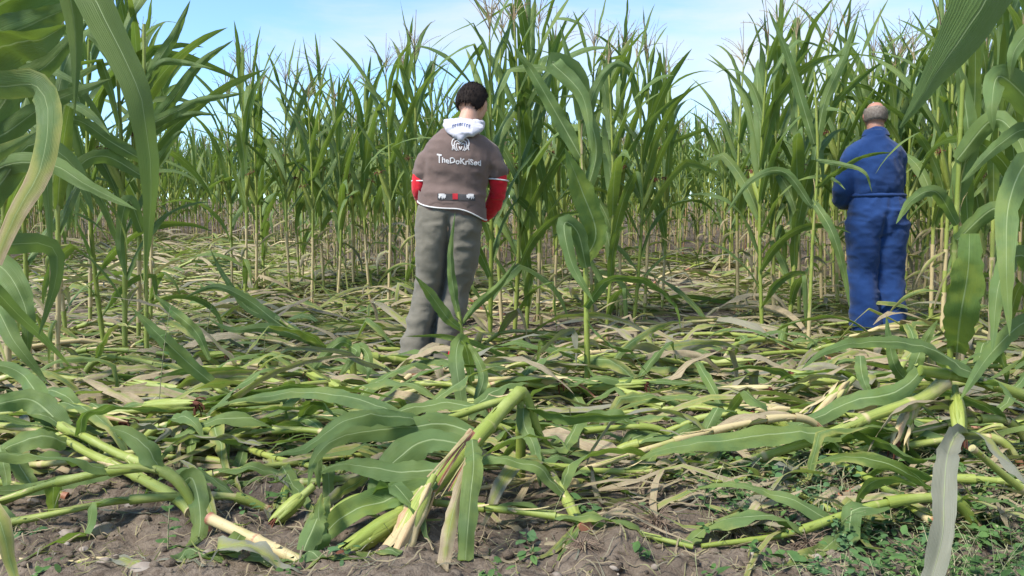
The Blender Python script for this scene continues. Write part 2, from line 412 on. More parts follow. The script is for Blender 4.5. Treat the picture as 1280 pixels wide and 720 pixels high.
def stalk_radii(n, L, r0, r1, step=0.17):
    s = np.linspace(0, L, n); r = r0 + (r1 - r0) * (s / L) ** 0.9
    ph = (s % step) / step
    return r * (1 + 0.16 * np.exp(-(np.minimum(ph, 1 - ph) / 0.06) ** 2) + 0.10 * np.clip(1 - ph, 0, 1) ** 2)
def ear_mb(p, d, L=0.22, r=0.026, rg=random, dry=0.0, silk=True, opened=False):
    """a husked ear from p in direction d; returns husk and silk builders"""
    mb = MB(); d = nrm(np.array(d, float)); n = 12; t = np.linspace(0, 1, n); nh = 9 if opened else 6
    side = nrm(np.cross(d, [0.2, 0.3, 0.9])); nn = np.cross(side, d)
    pts = p + d * (t * L)[:, None]
    prof = r * np.clip(np.sin(PI * np.clip(t * 0.86 + 0.07, 0, 1)) ** 0.62, 0.12, 1) * (1 - 0.35 * t)
    add_tube(mb, pts, prof, 10, rg.random(), dry * 0.8 + 0.15 * t, mat=1, side0=side)
    for k in range(nh):     # husk leaves wrapped round
        a = k * 2 * PI / nh + rg.uniform(-.2, .2); o = side * math.cos(a) + nn * math.sin(a)
        sp = (0.26 if opened else 0.05) * rg.uniform(0.4, 1.2)
        tt = np.linspace(0, 1, 9); off = r * np.clip(np.sin(PI * np.clip(tt * .8 + .1, 0, 1)) ** .6, .2, 1) * (1 - .3 * tt) + 0.003
        q = p + d * (tt * L * rg.uniform(0.95, 1.25))[:, None] + o * (off + sp * L * np.maximum(tt - .35, 0) ** 1.6)[:, None]
        add_leaf(mb, q, np.cross(o, d), r * (rg.uniform(.6, 1.4) if opened else 1.6), 0, 0.75, 0.12 if opened else .04, rg.random(), dry + (rg.uniform(.1, .75) if opened else 0.02), nu=5,
                 prof=np.clip(np.sin(PI * (tt * .9 + .08)), 0.05, 1) ** .7, mat=1, rg=rg, crumple=.03 if opened else .004)
    sk = None
    if silk:
        sk = MB()
        for k in range(12):
            e = p + d * L * 0.97; dd = nrm(d + np.array([rg.uniform(-.8, .8) for _ in range(3)]) * 0.8)
            q = leaf_path(e, math.atan2(dd[1], dd[0]), math.asin(max(-1, min(1, dd[2]))), 2.2, rg.uniform(.03, .07), 6)
            add_tube(sk, q, 0.0028, 3, cap=False, mat=0)
        add_tube(sk, p + d * (np.linspace(.93, 1.1, 4) * L)[:, None], np.array([.4, .5, .4, .1]) * r, 6)
    return mb, sk
def tassel_mb(p, lean, L, rg, ns=4):
    mb = MB(); nb = rg.randint(6, 11)
    for k in range(nb + 1):
        s0 = 0 if k == 0 else rg.uniform(0.02, 0.3) * L
        base = p + np.array([lean[0], lean[1], 1]) * s0; az = rg.uniform(0, 2 * PI)
        th = R(86) if k == 0 else R(rg.uniform(48, 80)); LL = L if k == 0 else rg.uniform(.45, .8) * L
        q = leaf_path(base, az, th, 0.15 if k == 0 else R(rg.uniform(5, 60)), LL, 8)
        add_tube(mb, q, np.linspace(.0034, .0016, 8) * (1.3 if k == 0 else 1), ns, rg.random(), 0, False)
        for j in range(2, 8):      # spikelets
            for z in range(2):
                a = rg.uniform(0, 2 * PI); dd = np.array([math.cos(a) * .6, math.sin(a) * .6, .8])
                b = q[j]; sd_ = np.array([-math.sin(a), math.cos(a), 0]) * .0022
                mb.add([b - sd_, b + sd_, b + dd * .011], [(0, 1, 2)])
    return mb

def make_plant(name, rg, height=2.1, nleaf=12, lod=0, lean=(0, 0), erect=1.0, ear=True, lowdry=True, r0=0.0125, wide=1.0, plane=None, tassel=True, extra_leaves=(), skip_below=0.0, loc=(0, 0, 0), hang=0.0):
    """standing maize plant in local coordinates. lod 0: each leaf a part; lod 1: three parts"""
    root = empty(name, loc)
    nst = 26 if lod == 0 else 9
    t = np.linspace(0, 1, nst); bendv = rg.uniform(-.05, .05), rg.uniform(-.05, .05)
    axis = np.c_[lean[0] * t + bendv[0] * np.sin(t * 3), lean[1] * t + bendv[1] * np.sin(t * 3), t * height - 0.03]
    sm = MB(); basedry = rg.choice([.3, .45, .6, .8, 1.0]) if lowdry else 0.2
    srn = rg.random()
    add_tube(sm, axis, stalk_radii(nst, height, r0, r0 * 0.42), 8 if lod == 0 else 5, srn, np.clip(basedry * (1 - t / rg.uniform(.12, .38)), 0, 1.1), mat=1)
    if lod == 0:
        for k in range(9):   # brace roots
            a = k * 0.7 + rg.random(); q = np.array([[0, 0, .07], [math.cos(a) * .025, math.sin(a) * .025, .045], [math.cos(a) * .05, math.sin(a) * .05, -.03]])
            add_tube(sm, spline(q, 5), 0.0032, 5, rg.random(), 0.9, False, mat=1)
    def at(z):
        f = np.clip((z + .03) / height, 0, 1); return np.array([np.interp(f, t, axis[:, i]) for i in range(3)])
    az0 = rg.uniform(0, 2 * PI) if plane is None else plane
    fm = MB(); ears = []
    nl = nleaf + 2
    for i in range(nl):
        f = i / (nl - 1); z = height * (0.10 + 0.86 * f ** 0.95)
        if z < skip_below: continue
        az = az0 + (PI if i % 2 else 0) + rg.gauss(0, .35)
        p0 = at(z); L = (0.52 + 0.48 * math.sin(PI * min(1, f * 0.9 + 0.12))) * rg.uniform(.85, 1.12)
        Wd = wide * (0.042 + 0.040 * math.sin(PI * (f * 0.8 + 0.15))) * rg.uniform(.85, 1.1)
        dead = (f < 0.26 and lowdry and rg.random() < 0.7) or (lod and f < .34 and rg.random() < .4)
        if dead:
            th0, bend, dry, kink = R(rg.uniform(0, 55)), R(rg.uniform(80, 175)), rg.uniform(.35, .95), None; L *= rg.uniform(.25, .6); Wd *= rg.uniform(.4, .75)
            p = rg.uniform(.35, .8)
        else:
            th0 = R(rg.uniform(52, 72) + 16 * f) * (1 if erect >= .5 else .9)
            bend = R(rg.uniform(30, 125) * (1.2 - 0.95 * f ** 1.2 * erect)) + R(35) * max(0, .55 - f); dry = rg.choice([0, 0, 0, .05, .18]) + (.10 * rg.random() if lod else 0); p = rg.uniform(1.2, 2.0)
            kink = (rg.uniform(.35, .7), R(rg.uniform(40, 110))) if rg.random() < 0.16 + hang + (.25 if f < .5 else 0) else None
        n = 15 if lod == 0 else 7
        path = leaf_path(p0, az, th0, bend, L, n, p, kink, rg.uniform(-.5, .5))
        mbx = MB() if lod == 0 else fm
        add_leaf(mbx, path, (-math.sin(az), math.cos(az), 0), Wd, rg.uniform(-1.6, 1.6) if not dead else 2.5, (0.6 if dead else rg.uniform(.2, .5)) * (1 - .5 * np.linspace(0, 1, n)), rg.uniform(.05, .16), rg.random(), dry, 5 if lod == 0 else 3, rg=rg, torn=.25 if lod == 0 else 0)
        # sheath round the stalk below the blade
        z0 = max(0.02, z - 0.15); q = np.array([at(zz) for zz in np.linspace(z0, z + .012, 5)]); rr = np.interp(z / height, [0, 1], [r0, r0 * .45])
        add_tube(mbx if lod == 0 else sm, q, np.array([1.04, 1.12, 1.2, 1.3, 1.45]) * rr, 8 if lod == 0 else 5, srn, .75 if dead else max(0, dry - .05), False, mat=1)
        if lod == 0: part(mbx, 'leaf', MAT_PLANT, root)
        if ear and not dead and 0.36 < f < 0.56 and len(ears) < (2 if rg.random() < .3 else 1):
            aa = az + PI + rg.uniform(-.4, .4); ears.append(1)
            e, sk = ear_mb(at(z), (math.cos(aa) * .38, math.sin(aa) * .38, 1), rg.uniform(.19, .25), rg.uniform(.022, .028), rg)
            if lod == 0:
                eo = part(e, 'ear', MAT_PLANT, root); part(sk, 'silk', [SILK], eo)
            else:
                part(e, 'ear', MAT_PLANT, root)
    part(sm, 'stalk', MAT_PLANT, root)
    if lod: part(fm, 'foliage', MAT_PLANT, root)
    if tassel:
        part(tassel_mb(at(height), (lean[0] / height, lean[1] / height), rg.uniform(.30, .46), rg, 4 if lod == 0 else 3), 'tassel', [TASSEL], root)
    return root

# ------------------------------------------------------------------ ground: one sheet to the horizon
def axis_vals(lo, hi, step, far):
    a = list(np.arange(lo, hi + 1e-6, step)); s = step; x = hi
    while x < far[1]: s *= 1.18; x += s; a.append(x)
    s = step; x = lo; b = []
    while x > far[0]: s *= 1.18; x -= s; b.append(x)
    return np.array(b[::-1] + a)
xs = axis_vals(-2.6, 2.6, 0.013, (-400, 400)); ys = axis_vals(3.2, 6.5, 0.018, (3.2, 900)); y2 = axis_vals(1.1, 3.2, 0.0105, (-60, 3.2)); ys = np.concatenate([y2[y2 < 3.195], ys])
X, Y = np.meshgrid(xs, ys)
Z = hfine(X, Y)
g = MB(); V = np.stack([X, Y, Z], -1); g.add(V, grid_faces(len(ys), len(xs)))
ground = g.build('ground', SOIL); tag(ground, kind='structure')

# ------------------------------------------------------------------ batches of small ribbons (litter, shreds, weeds)
nr = np.random.RandomState(11)
def ribbons(N, xy, az, L, Wd, n=5, lift=0.02, pitch=0.0, bend=0.0, curl=0.6, dry=0.5, tilt=0.6, prof=None, flat=True, z0=None, nrg=nr):
    t = np.linspace(0, 1, n)
    az = np.asarray(az) * np.ones(N); L = np.asarray(L) * np.ones(N); Wd = np.asarray(Wd) * np.ones(N)
    cu = nrg.uniform(-curl, curl, N); a = az[:, None] + cu[:, None] * t[None, :]
    th = (np.asarray(pitch) * np.ones(N))[:, None] - (np.asarray(bend) * np.ones(N))[:, None] * t[None, :]
    ds = (L / (n - 1))[:, None]
    dx = np.cos(a) * np.cos(th) * ds; dy = np.sin(a) * np.cos(th) * ds; dz = np.sin(th) * ds
    x = xy[:, 0:1] + np.cumsum(np.c_[np.zeros(N), dx[:, 1:]], 1); y = xy[:, 1:2] + np.cumsum(np.c_[np.zeros(N), dy[:, 1:]], 1)
    z = np.cumsum(np.c_[np.zeros(N), dz[:, 1:]], 1)
    lf = (lift * nrg.uniform(0.1, 1, N) if np.isscalar(lift) else lift)[:, None]
    if z0 is not None: z = z + z0[:, None]
    else: z = z + hfine(x, y) * 1.0 + lf + 0.5 * lf * np.sin(5 * t[None, :] + nrg.uniform(0, 6, N)[:, None])
    if flat: z = np.maximum(z, hfine(x, y) + 0.003)
    pr = np.sin(PI * (t * 0.9 + 0.06)) ** 0.6 if prof is None else prof
    ro = nrg.uniform(-tilt, tilt, N)[:, None] + nrg.uniform(-tilt, tilt, N)[:, None] * t[None, :]
    hw = Wd[:, None] * pr[None, :] / 2
    sx, sy, sz = -np.sin(a) * np.cos(ro) * hw, np.cos(a) * np.cos(ro) * hw, np.sin(ro) * hw
    Vv = np.empty((N, n, 2, 3))
    for k, sg in ((0, -1), (1, 1)):
        Vv[:, :, k, 0] = x + sg * sx; Vv[:, :, k, 1] = y + sg * sy; Vv[:, :, k, 2] = z + sg * sz
    A = np.empty((N, n, 2, 3)); A[..., 0] = np.array([0.15, 0.85])[None, None, :]; A[..., 1] = t[None, :, None]; A[..., 2] = nrg.uniform(0, 1, N)[:, None, None]
    D = np.broadcast_to((dry * np.ones(N))[:, None, None], (N, n, 2))
    F = (np.arange(N)[:, None, None] * (n * 2) + grid_faces(n, 2)[None]).reshape(-1, 4)
    return Vv.reshape(-1, 3), F, A.reshape(-1, 3), D.reshape(-1)
def scatter(N, pxr, dr, dens=None, power=1.0, nrg=nr):
    """ground points whose picture column and distance fall in the given ranges, area-uniform"""
    out = []
    while sum(map(len, out)) < N:
        d = np.sqrt(nrg.uniform(dr[0] ** 2, dr[1] ** 2, N * 2)) if power == 1 else nrg.uniform(dr[0], dr[1], N * 2)
        px = nrg.uniform(pxr[0], pxr[1], N * 2); x = (px - 640) / F_PX * d
        k = np.ones(len(d), bool) if dens is None else nrg.uniform(0, 1, N * 2) < dens(px, x, d)
        out.append(np.c_[x[k], d[k]])
    return np.concatenate(out)[:N]

FR_PX = [-200, 60, 110, 180, 340, 365, 520, 600, 700, 830, 900, 1000, 1060, 1150, 1400]
FR_D = [9, 9.5, 11, 14.5, 13.5, 8.6, 7.8, 8.0, 8.8, 10.4, 9.6, 7.8, 7.2, 6.5, 5.6]
def front(px): return np.interp(px, FR_PX, FR_D)

# ------------------------------------------------------------------ standing maize
def place(o, xy, rz, s=1.0):
    o.location = (xy[0], xy[1], H(xy[0], xy[1])); o.rotation_euler = (0, 0, rz); o.scale = (s, s, s)
rg = random.Random(5)
PROTO = [make_plant('maize_plant', random.Random(100 + i), height=random.Random(i).uniform(1.95, 2.2), nleaf=11 + i % 3, erect=[1, .9, 1, .7, 1, .85, .95, .8][i], wide=[1, 1.1, .95, 1.1, 1, .9, 1.05, 1][i]) for i in range(8)]
LEAFY = [make_plant('maize_plant', random.Random(300 + i), height=[2.0, 2.15, 2.05, 2.1][i], nleaf=14, erect=.8, wide=1.18, lowdry=False, hang=.2) for i in range(4)]
USED = set(); allstand = []
def stand(kind, xy, rz, s, label, group=None):
    P0 = (PROTO, None, LEAFY)[kind] if kind != 1 else FAR
    un = [j for j in range(len(P0)) if (kind, j) not in USED]; i = rg.choice(un) if un else rg.randrange(len(P0)); o = P0[i]
    k = (kind, i)
    if k in USED: o = copy_tree(o)
    USED.add(k); place(o, xy, rz, s)
    if 'group' in o: del o['group']
    tag(o, label, 'maize plant', group); allstand.append(o); return o
ORD = ['leftmost', 'second', 'third', 'fourth', 'fifth', 'sixth', 'seventh', 'eighth', 'ninth', 'tenth', 'eleventh', 'twelfth', 'thirteenth', 'fourteenth', 'fifteenth', 'sixteenth']
def ordl(i, n, what):
    if i == 0: return 'leftmost ' + what
    if i == n - 1: return 'rightmost ' + what
    return ORD[i] + ' from the left ' + what
def clump(spots, what, group, leafy=()):
    spots = sorted(spots); n = len(spots)
    for i, (px, d, s) in enumerate(spots):
        stand(2 if i in leafy else 0, GX(px, d)[:2], rg.uniform(0, 6.28), s, ordl(i, n, what), group)
clump([(-40, 3.5, .98), (2, 3.9, 1.0), (30, 4.4, .95), (62, 4.0, .93), (78, 5.4, 1.0)], 'dark green maize plant standing at the near left edge', 'maize plants at the near left edge')
clump([(108, 5.9, 1.0), (126, 5.0, 1.02), (150, 4.7, 1.04), (168, 5.2, 1.08), (184, 6.0, .97)], 'tall maize plant in the clump left of the opening', 'maize clump left of the trampled opening', (1, 2))
clump([(288, 7.6, .9), (303, 7.2, 1.0), (318, 7.5, 1.05), (330, 8.1, .98)], 'slender maize plant in the small lone far clump', 'small lone maize clump')
clump([(362, 7.5, .95), (374, 8.4, .98), (388, 7.3, .93), (404, 8.0, 1.0), (420, 7.4, .92), (441, 8.3, 1.0), (462, 7.4, .97), (484, 6.9, 1.03), (506, 7.4, 1.04)],
      'maize plant in the row left of the boy', 'maize row left of the boy')
clump([(520, 6.9, 1.04), (540, 7.7, .95), (560, 7.4, .86)], 'maize plant standing behind the boy', 'maize plants behind the boy')
clump([(612, 5.2, 1.03), (628, 5.9, 1.04), (642, 5.4, 1.04), (658, 5.7, 1.06), (672, 6.2, 1.04), (692, 6.6, .98)], 'tall maize plant just right of the boy', 'tall maize plants right of the boy', (0, 2, 3))
clump([(742, 6.2, .98), (758, 5.5, .92), (778, 6.3, .99), (792, 5.9, .94), (806, 6.4, .97), (828, 6.7, .90)], 'maize plant bearing an ear between the two men', 'maize plants between the two men', (1, 3))
clump([(925, 6.7, 1.04), (944, 7.2, 1.0), (956, 5.7, 1.0), (970, 6.2, 1.06), (988, 5.8, 1.03), (1002, 6.3, 1.0), (1030, 7.0, 1.1), (1050, 6.7, 1.08)], 'tall maize plant left of the man in blue', 'maize plants left of the man in blue', (2, 4))
clump([(1168, 5.6, 1.05), (1182, 5.0, 1.0), (1202, 4.4, 1.0), (1222, 5.3, 1.02), (1246, 4.3, 1.0), (1266, 5.0, 1.03), (1290, 4.0, 1.0), (1318, 4.6, 1)], 'broad maize plant right of the man in blue', 'maize plants right of the man in blue')
clump([(1085, 7.0, 1.08), (1100, 7.8, 1.08), (1118, 7.2, 1.06), (1135, 6.6, 1.04), (1158, 7.0, 1.02), (1180, 6.3, 1.04), (1205, 6.8, 1.0), (1232, 6.1, 1.04), (1258, 6.6, 1.0), (1284, 6.0, 1.02)],
      'maize plant in the row behind the man in blue', 'maize row behind the man in blue')

# unseen crop round the photographer, added to shade the foreground
for k, (x, y) in enumerate([(-1.3, -.6), (1.2, -.8), (-.5, -1.4), (.45, -1.5), (-2.0, -.6), (2.0, -.6)]):
    stand(0, (x, y), rg.uniform(0, 6), 1.0, 'unseen maize plant beside or behind the camera, added to shade the foreground', 'unseen shading maize round the camera')
def field_points():
    pts = []; q = np.random.RandomState(4)
    for row in np.arange(5.5, 30, 0.62):
        for x in np.arange(-22, 22, 0.26 if row < 20 else .42):
            X_, Y_ = x + q.uniform(-.09, .09), row + q.uniform(-.12, .12)
            px = 640 + F_PX * X_ / Y_
            if px < -160 or px > 1440: continue
            fr = front(px)
            if Y_ < fr + q.uniform(-.4, .3): continue
            if Y_ > fr + 13: continue
            pts.append((Y_ - fr, X_, Y_, px))
    pts.sort(key=lambda p: p[0] * 1.0 + p[2] * 0.45); return pts
FAR = [make_plant('maize_plant', random.Random(200 + i), height=random.Random(i + 9).uniform(1.95, 2.25), nleaf=9, lod=1, wide=.86, erect=[1, .9, 1, .8, .95, 1][i]) for i in range(6)]
fp = field_points()
NFAR = 300 - len(allstand)
for (dd, x, y, px) in fp[:NFAR]:
    if px < 190: lb, gp = 'slim maize plant in the far front row beyond the left clump', 'far row beyond the left clump'
    elif px < 352: lb, gp = 'small distant maize plant in the pale wall across the trampled opening', 'distant wall across the trampled opening'
    elif px < 640: lb, gp = 'maize plant deep in the stand behind the boy', 'deep stand behind the boy'
    elif px < 900: lb, gp = 'maize plant in the far wall seen between boy and man', 'far wall between boy and man'
    elif px < 1070: lb, gp = 'maize plant in the far wall left of the blue overalls', 'far wall left of the blue overalls'
    else: lb, gp = 'maize plant deep in the crop behind the blue overalls', 'deep crop behind the blue overalls'
    stand(1, (x, y), rg.uniform(0, 6.28), rg.uniform(.72, .92) if px < 1040 else rg.uniform(.85, 1.05), lb, gp)
# everything behind them: one mass of crop
low = []
for o in FAR:
    Vs, Fs, As, Ds, Ms = [], [], [], [], []; n0 = 0
    for c in kids(o):
        me = c.data; nv = len(me.vertices); co = np.empty(nv * 3, np.float32); me.vertices.foreach_get('co', co)
        fs = np.array([list(p.vertices) + ([-1] if len(p.vertices) == 3 else []) for p in me.polygons])
        a_ = np.empty(nv * 3, np.float32); me.attributes['luv'].data.foreach_get('vector', a_)
        d_ = np.empty(nv, np.float32); me.attributes['dry'].data.foreach_get('value', d_)
        m_ = np.empty(len(fs), np.int32); me.polygons.foreach_get('material_index', m_)
        if c.name.startswith('tassel'): m_[:] = 3
        Vs.append(co.reshape(-1, 3)); Fs.append(np.where(fs >= 0, fs + n0, -1)); As.append(a_.reshape(-1, 3)); Ds.append(d_); Ms.append(m_); n0 += nv
    low.append([np.concatenate(q) for q in (Vs, Fs, As, Ds, Ms)])
mb = MB(); q = np.random.RandomState(8)
for (dd, x, y, px) in fp[NFAR:]:
    if q.rand() < (0.30 if dd > 5 else 0.0): continue
    V_, F_, A_, D_, M_ = low[q.randint(len(low))]; a = q.uniform(0, 6.28); s = q.uniform(.72, .95); c, s_ = math.cos(a), math.sin(a)
    Vt = np.stack([V_[:, 0] * c - V_[:, 1] * s_, V_[:, 0] * s_ + V_[:, 1] * c, V_[:, 2]], 1) * s + [x, y, H(x, y)]
    A2 = A_.copy(); A2[:, 2] = (A2[:, 2] + q.rand()) % 1
    mb.V.append(Vt); mb.F.append(np.where(F_ >= 0, F_ + mb.n, -1)); mb.n += len(Vt); mb.A.append(A2); mb.D.append(D_ + q.choice([0, 0, .12])); mb.M.append(M_)
o = mb.build('maize_crop', MAT_PLANT); tag(o, 'unbroken mass of maize crop filling the field behind the front rows', 'maize crop', kind='stuff')
print('STAND', len(allstand), 'field', len(fp), 'verts', mb.n)

# ------------------------------------------------------------------ litter on the trodden ground
BARE = [(*G(p_, q_)[:2], r_) for p_, q_, r_ in ((690, 420, .75), (100, 405, .8), (770, 545, .45), (330, 585, .34), (90, 660, .5), (610, 395, .5), (400, 385, .6), (1060, 590, .25), (1040, 470, .35), (860, 400, .6), (620, 560, .35), (470, 470, .3), (150, 455, .35), (300, 440, .35), (940, 430, .4))]
def sm01(t): t = np.clip(t, 0, 1); return t * t * (3 - 2 * t)
def litter_dens(px, x, d):
    patch = vnoise(x * 1.0, d * 1.3, seed=21) + 0.5
    v = 1.6 * sm01((patch - .36) / .36) + .05
    v = np.where((px > 150) & (px < 520) & (d > 4.2), v + 0.55, v)       # pale trampled band
    v = np.where(d < 2.6, v * 0.30, v); v = np.where((d >= 2.6) & (d < 3.4), v * .6, v)
    for (bx, bd, br) in BARE: v = v * np.clip((np.hypot(x - bx, (d - bd) * .8) / br - .55) * 2.2, .03, 1)
    v = v * (np.hypot(x + .46, d - 4.42) > .42) * (np.hypot(x - 2.59, d - 5.62) > .30)
    return np.clip(v, 0, 1) * (d < front(px) + 1.5)
def litter(name, label, N, dr, az_sig, Lr, Wr, dryr, lift, pxr=(-150, 1430), dens=litter_dens, seed=1, tilt=.7, mat=LEAF, **kw):
    q = np.random.RandomState(seed)
    xy = scatter(N, pxr, dr, dens, nrg=q)
    base = np.where(q.rand(N) < .5, 0, PI) + q.normal(0, az_sig, N)
    V_, F_, A_, D_ = ribbons(N, xy, base, q.uniform(*Lr, N) , q.uniform(*Wr, N), 7, lift, curl=1.0, dry=q.uniform(*dryr, N), tilt=tilt, nrg=q, **kw)
    m = MB(); m.V, m.F, m.A, m.D, m.M, m.n = [V_], [F_], [A_], [D_], [np.zeros(len(F_), int)], len(V_)
    o = m.build(name, mat); tag(o, label, 'litter', kind='stuff'); return o
litter('dry_leaf_litter', 'dry tan straw and shredded maize leaf lying over the trodden soil', 20000, (2.0, 13), .45, (.08, .5), (.006, .034), (.5, 1.0), .06, seed=31)
litter('wilted_leaf_litter', 'wilted grey green maize leaf blades lying flat in the trampled area', 3000, (2.6, 16), .3, (.35, 1.0), (.02, .05), (0.35, .9), .09, seed=32)
litter('green_leaf_litter', 'broken green maize leaf pieces lying among the straw', 500, (2.4, 16), .4, (.3, .9), (.02, .055), (-.05, .25), .10, seed=33)
litter('soil_straw', 'short brown straw bits and root threads on the bare soil', 9000, (1.2, 4.5), 1.5, (.02, .10), (.0015, .005), (.6, 1.1), .02, dens=None, seed=34, mat=LEAF)

# clods and pebbles
def blobs(name, N, xy, size, mat, label, seed, squash=.65, sub=1):
    import bmesh
    bm = bmesh.new(); bmesh.ops.create_icosphere(bm, subdivisions=sub, radius=1)
    bv = np.array([v.co[:] for v in bm.verts]); bf = np.array([[v.index for v in f.verts] for f in bm.faces]); bm.free()
    q = np.random.RandomState(seed); nv = len(bv)
    sc = size[:, None, None] * q.uniform(.7, 1.3, (N, 1, 3)) * np.array([1, 1, squash])
    V_ = bv[None] * (1 + q.uniform(-.28, .28, (N, nv, 1))) * sc
    a = q.uniform(0, 6.28, N); c, s = np.cos(a)[:, None], np.sin(a)[:, None]
    x = V_[..., 0] * c - V_[..., 1] * s + xy[:, 0:1]; y = V_[..., 0] * s + V_[..., 1] * c + xy[:, 1:2]
    z = V_[..., 2] + (hfine(xy[:, 0], xy[:, 1]) + size * .15)[:, None]
    F_ = (np.arange(N)[:, None, None] * nv + bf[None]).reshape(-1, 3)
    m = MB(); m.add(np.stack([x, y, z], -1).reshape(-1, 3), F_); o = m.build(name, mat); tag(o, label, 'soil', kind='stuff'); return o
q = np.random.RandomState(41)
N = 16000; xy = scatter(N, (-60, 1340), (1.25, 6.5), None, nrg=q)
blobs('soil_clods', N, xy, .0025 + .016 * q.rand(N) ** 3.4, SOIL, 'loose crumbs and clods of brown soil on the ground', 42)
N = 900; xy = scatter(N, (-60, 1340), (1.3, 5.5), None, nrg=q)
blobs('pebbles', N, xy, .004 + .012 * q.rand(N) ** 3, STONE, 'small pale pebbles scattered in the soil', 43)

# single stones one can point to (picture column, row, half size in metres)
def stone(px, py, r, label, seed, sq=.55):
    import bmesh
    p = G(px, py); bm = bmesh.new(); bmesh.ops.create_icosphere(bm, subdivisions=3, radius=1)
    bv = np.array([v.co[:] for v in bm.verts]); bf = np.array([[v.index for v in f.verts] for f in bm.faces]); bm.free()
    n = vnoise(bv[:, 0] * 1.4 + seed, bv[:, 1] * 1.4, bv[:, 2] * 1.4, seed) * .7 + vnoise(bv[:, 0] * 4, bv[:, 1] * 4, bv[:, 2] * 4 + seed, seed) * .16
    bv = bv * (1 + n)[:, None] * r * np.array([1.25, .9, sq])
    m = MB(); m.add(bv, bf); o = m.build('stone', STONE); o.location = (p[0], p[1], H(p[0], p[1]) + r * .12); o.rotation_euler = (0, 0, seed)
    tag(o, label, 'stone', 'stones in the bare soil at lower left')
stone(82, 672, .021, 'pale stone in bare soil at the bottom left, upright beside the yellowing leaf', 3, .8)
stone(130, 665, .030, 'largest flat pale stone in the bare soil below the fallen stalks', 5, .35)
stone(170, 632, .020, 'angular grey stone lying below the end of the fallen stalks', 7)
stone(42, 628, .017, 'small rounded stone under the long green leaf at left', 9)
stone(128, 706, .018, 'small pale stone on the bottom edge beside the grey leaf', 11, .7)
stone(178, 712, .022, 'flat brownish stone at the bottom, right of the small pale stone', 13, .4)
stone(104, 690, .012, 'tiny dark stone between the pale stones at lower left', 15)

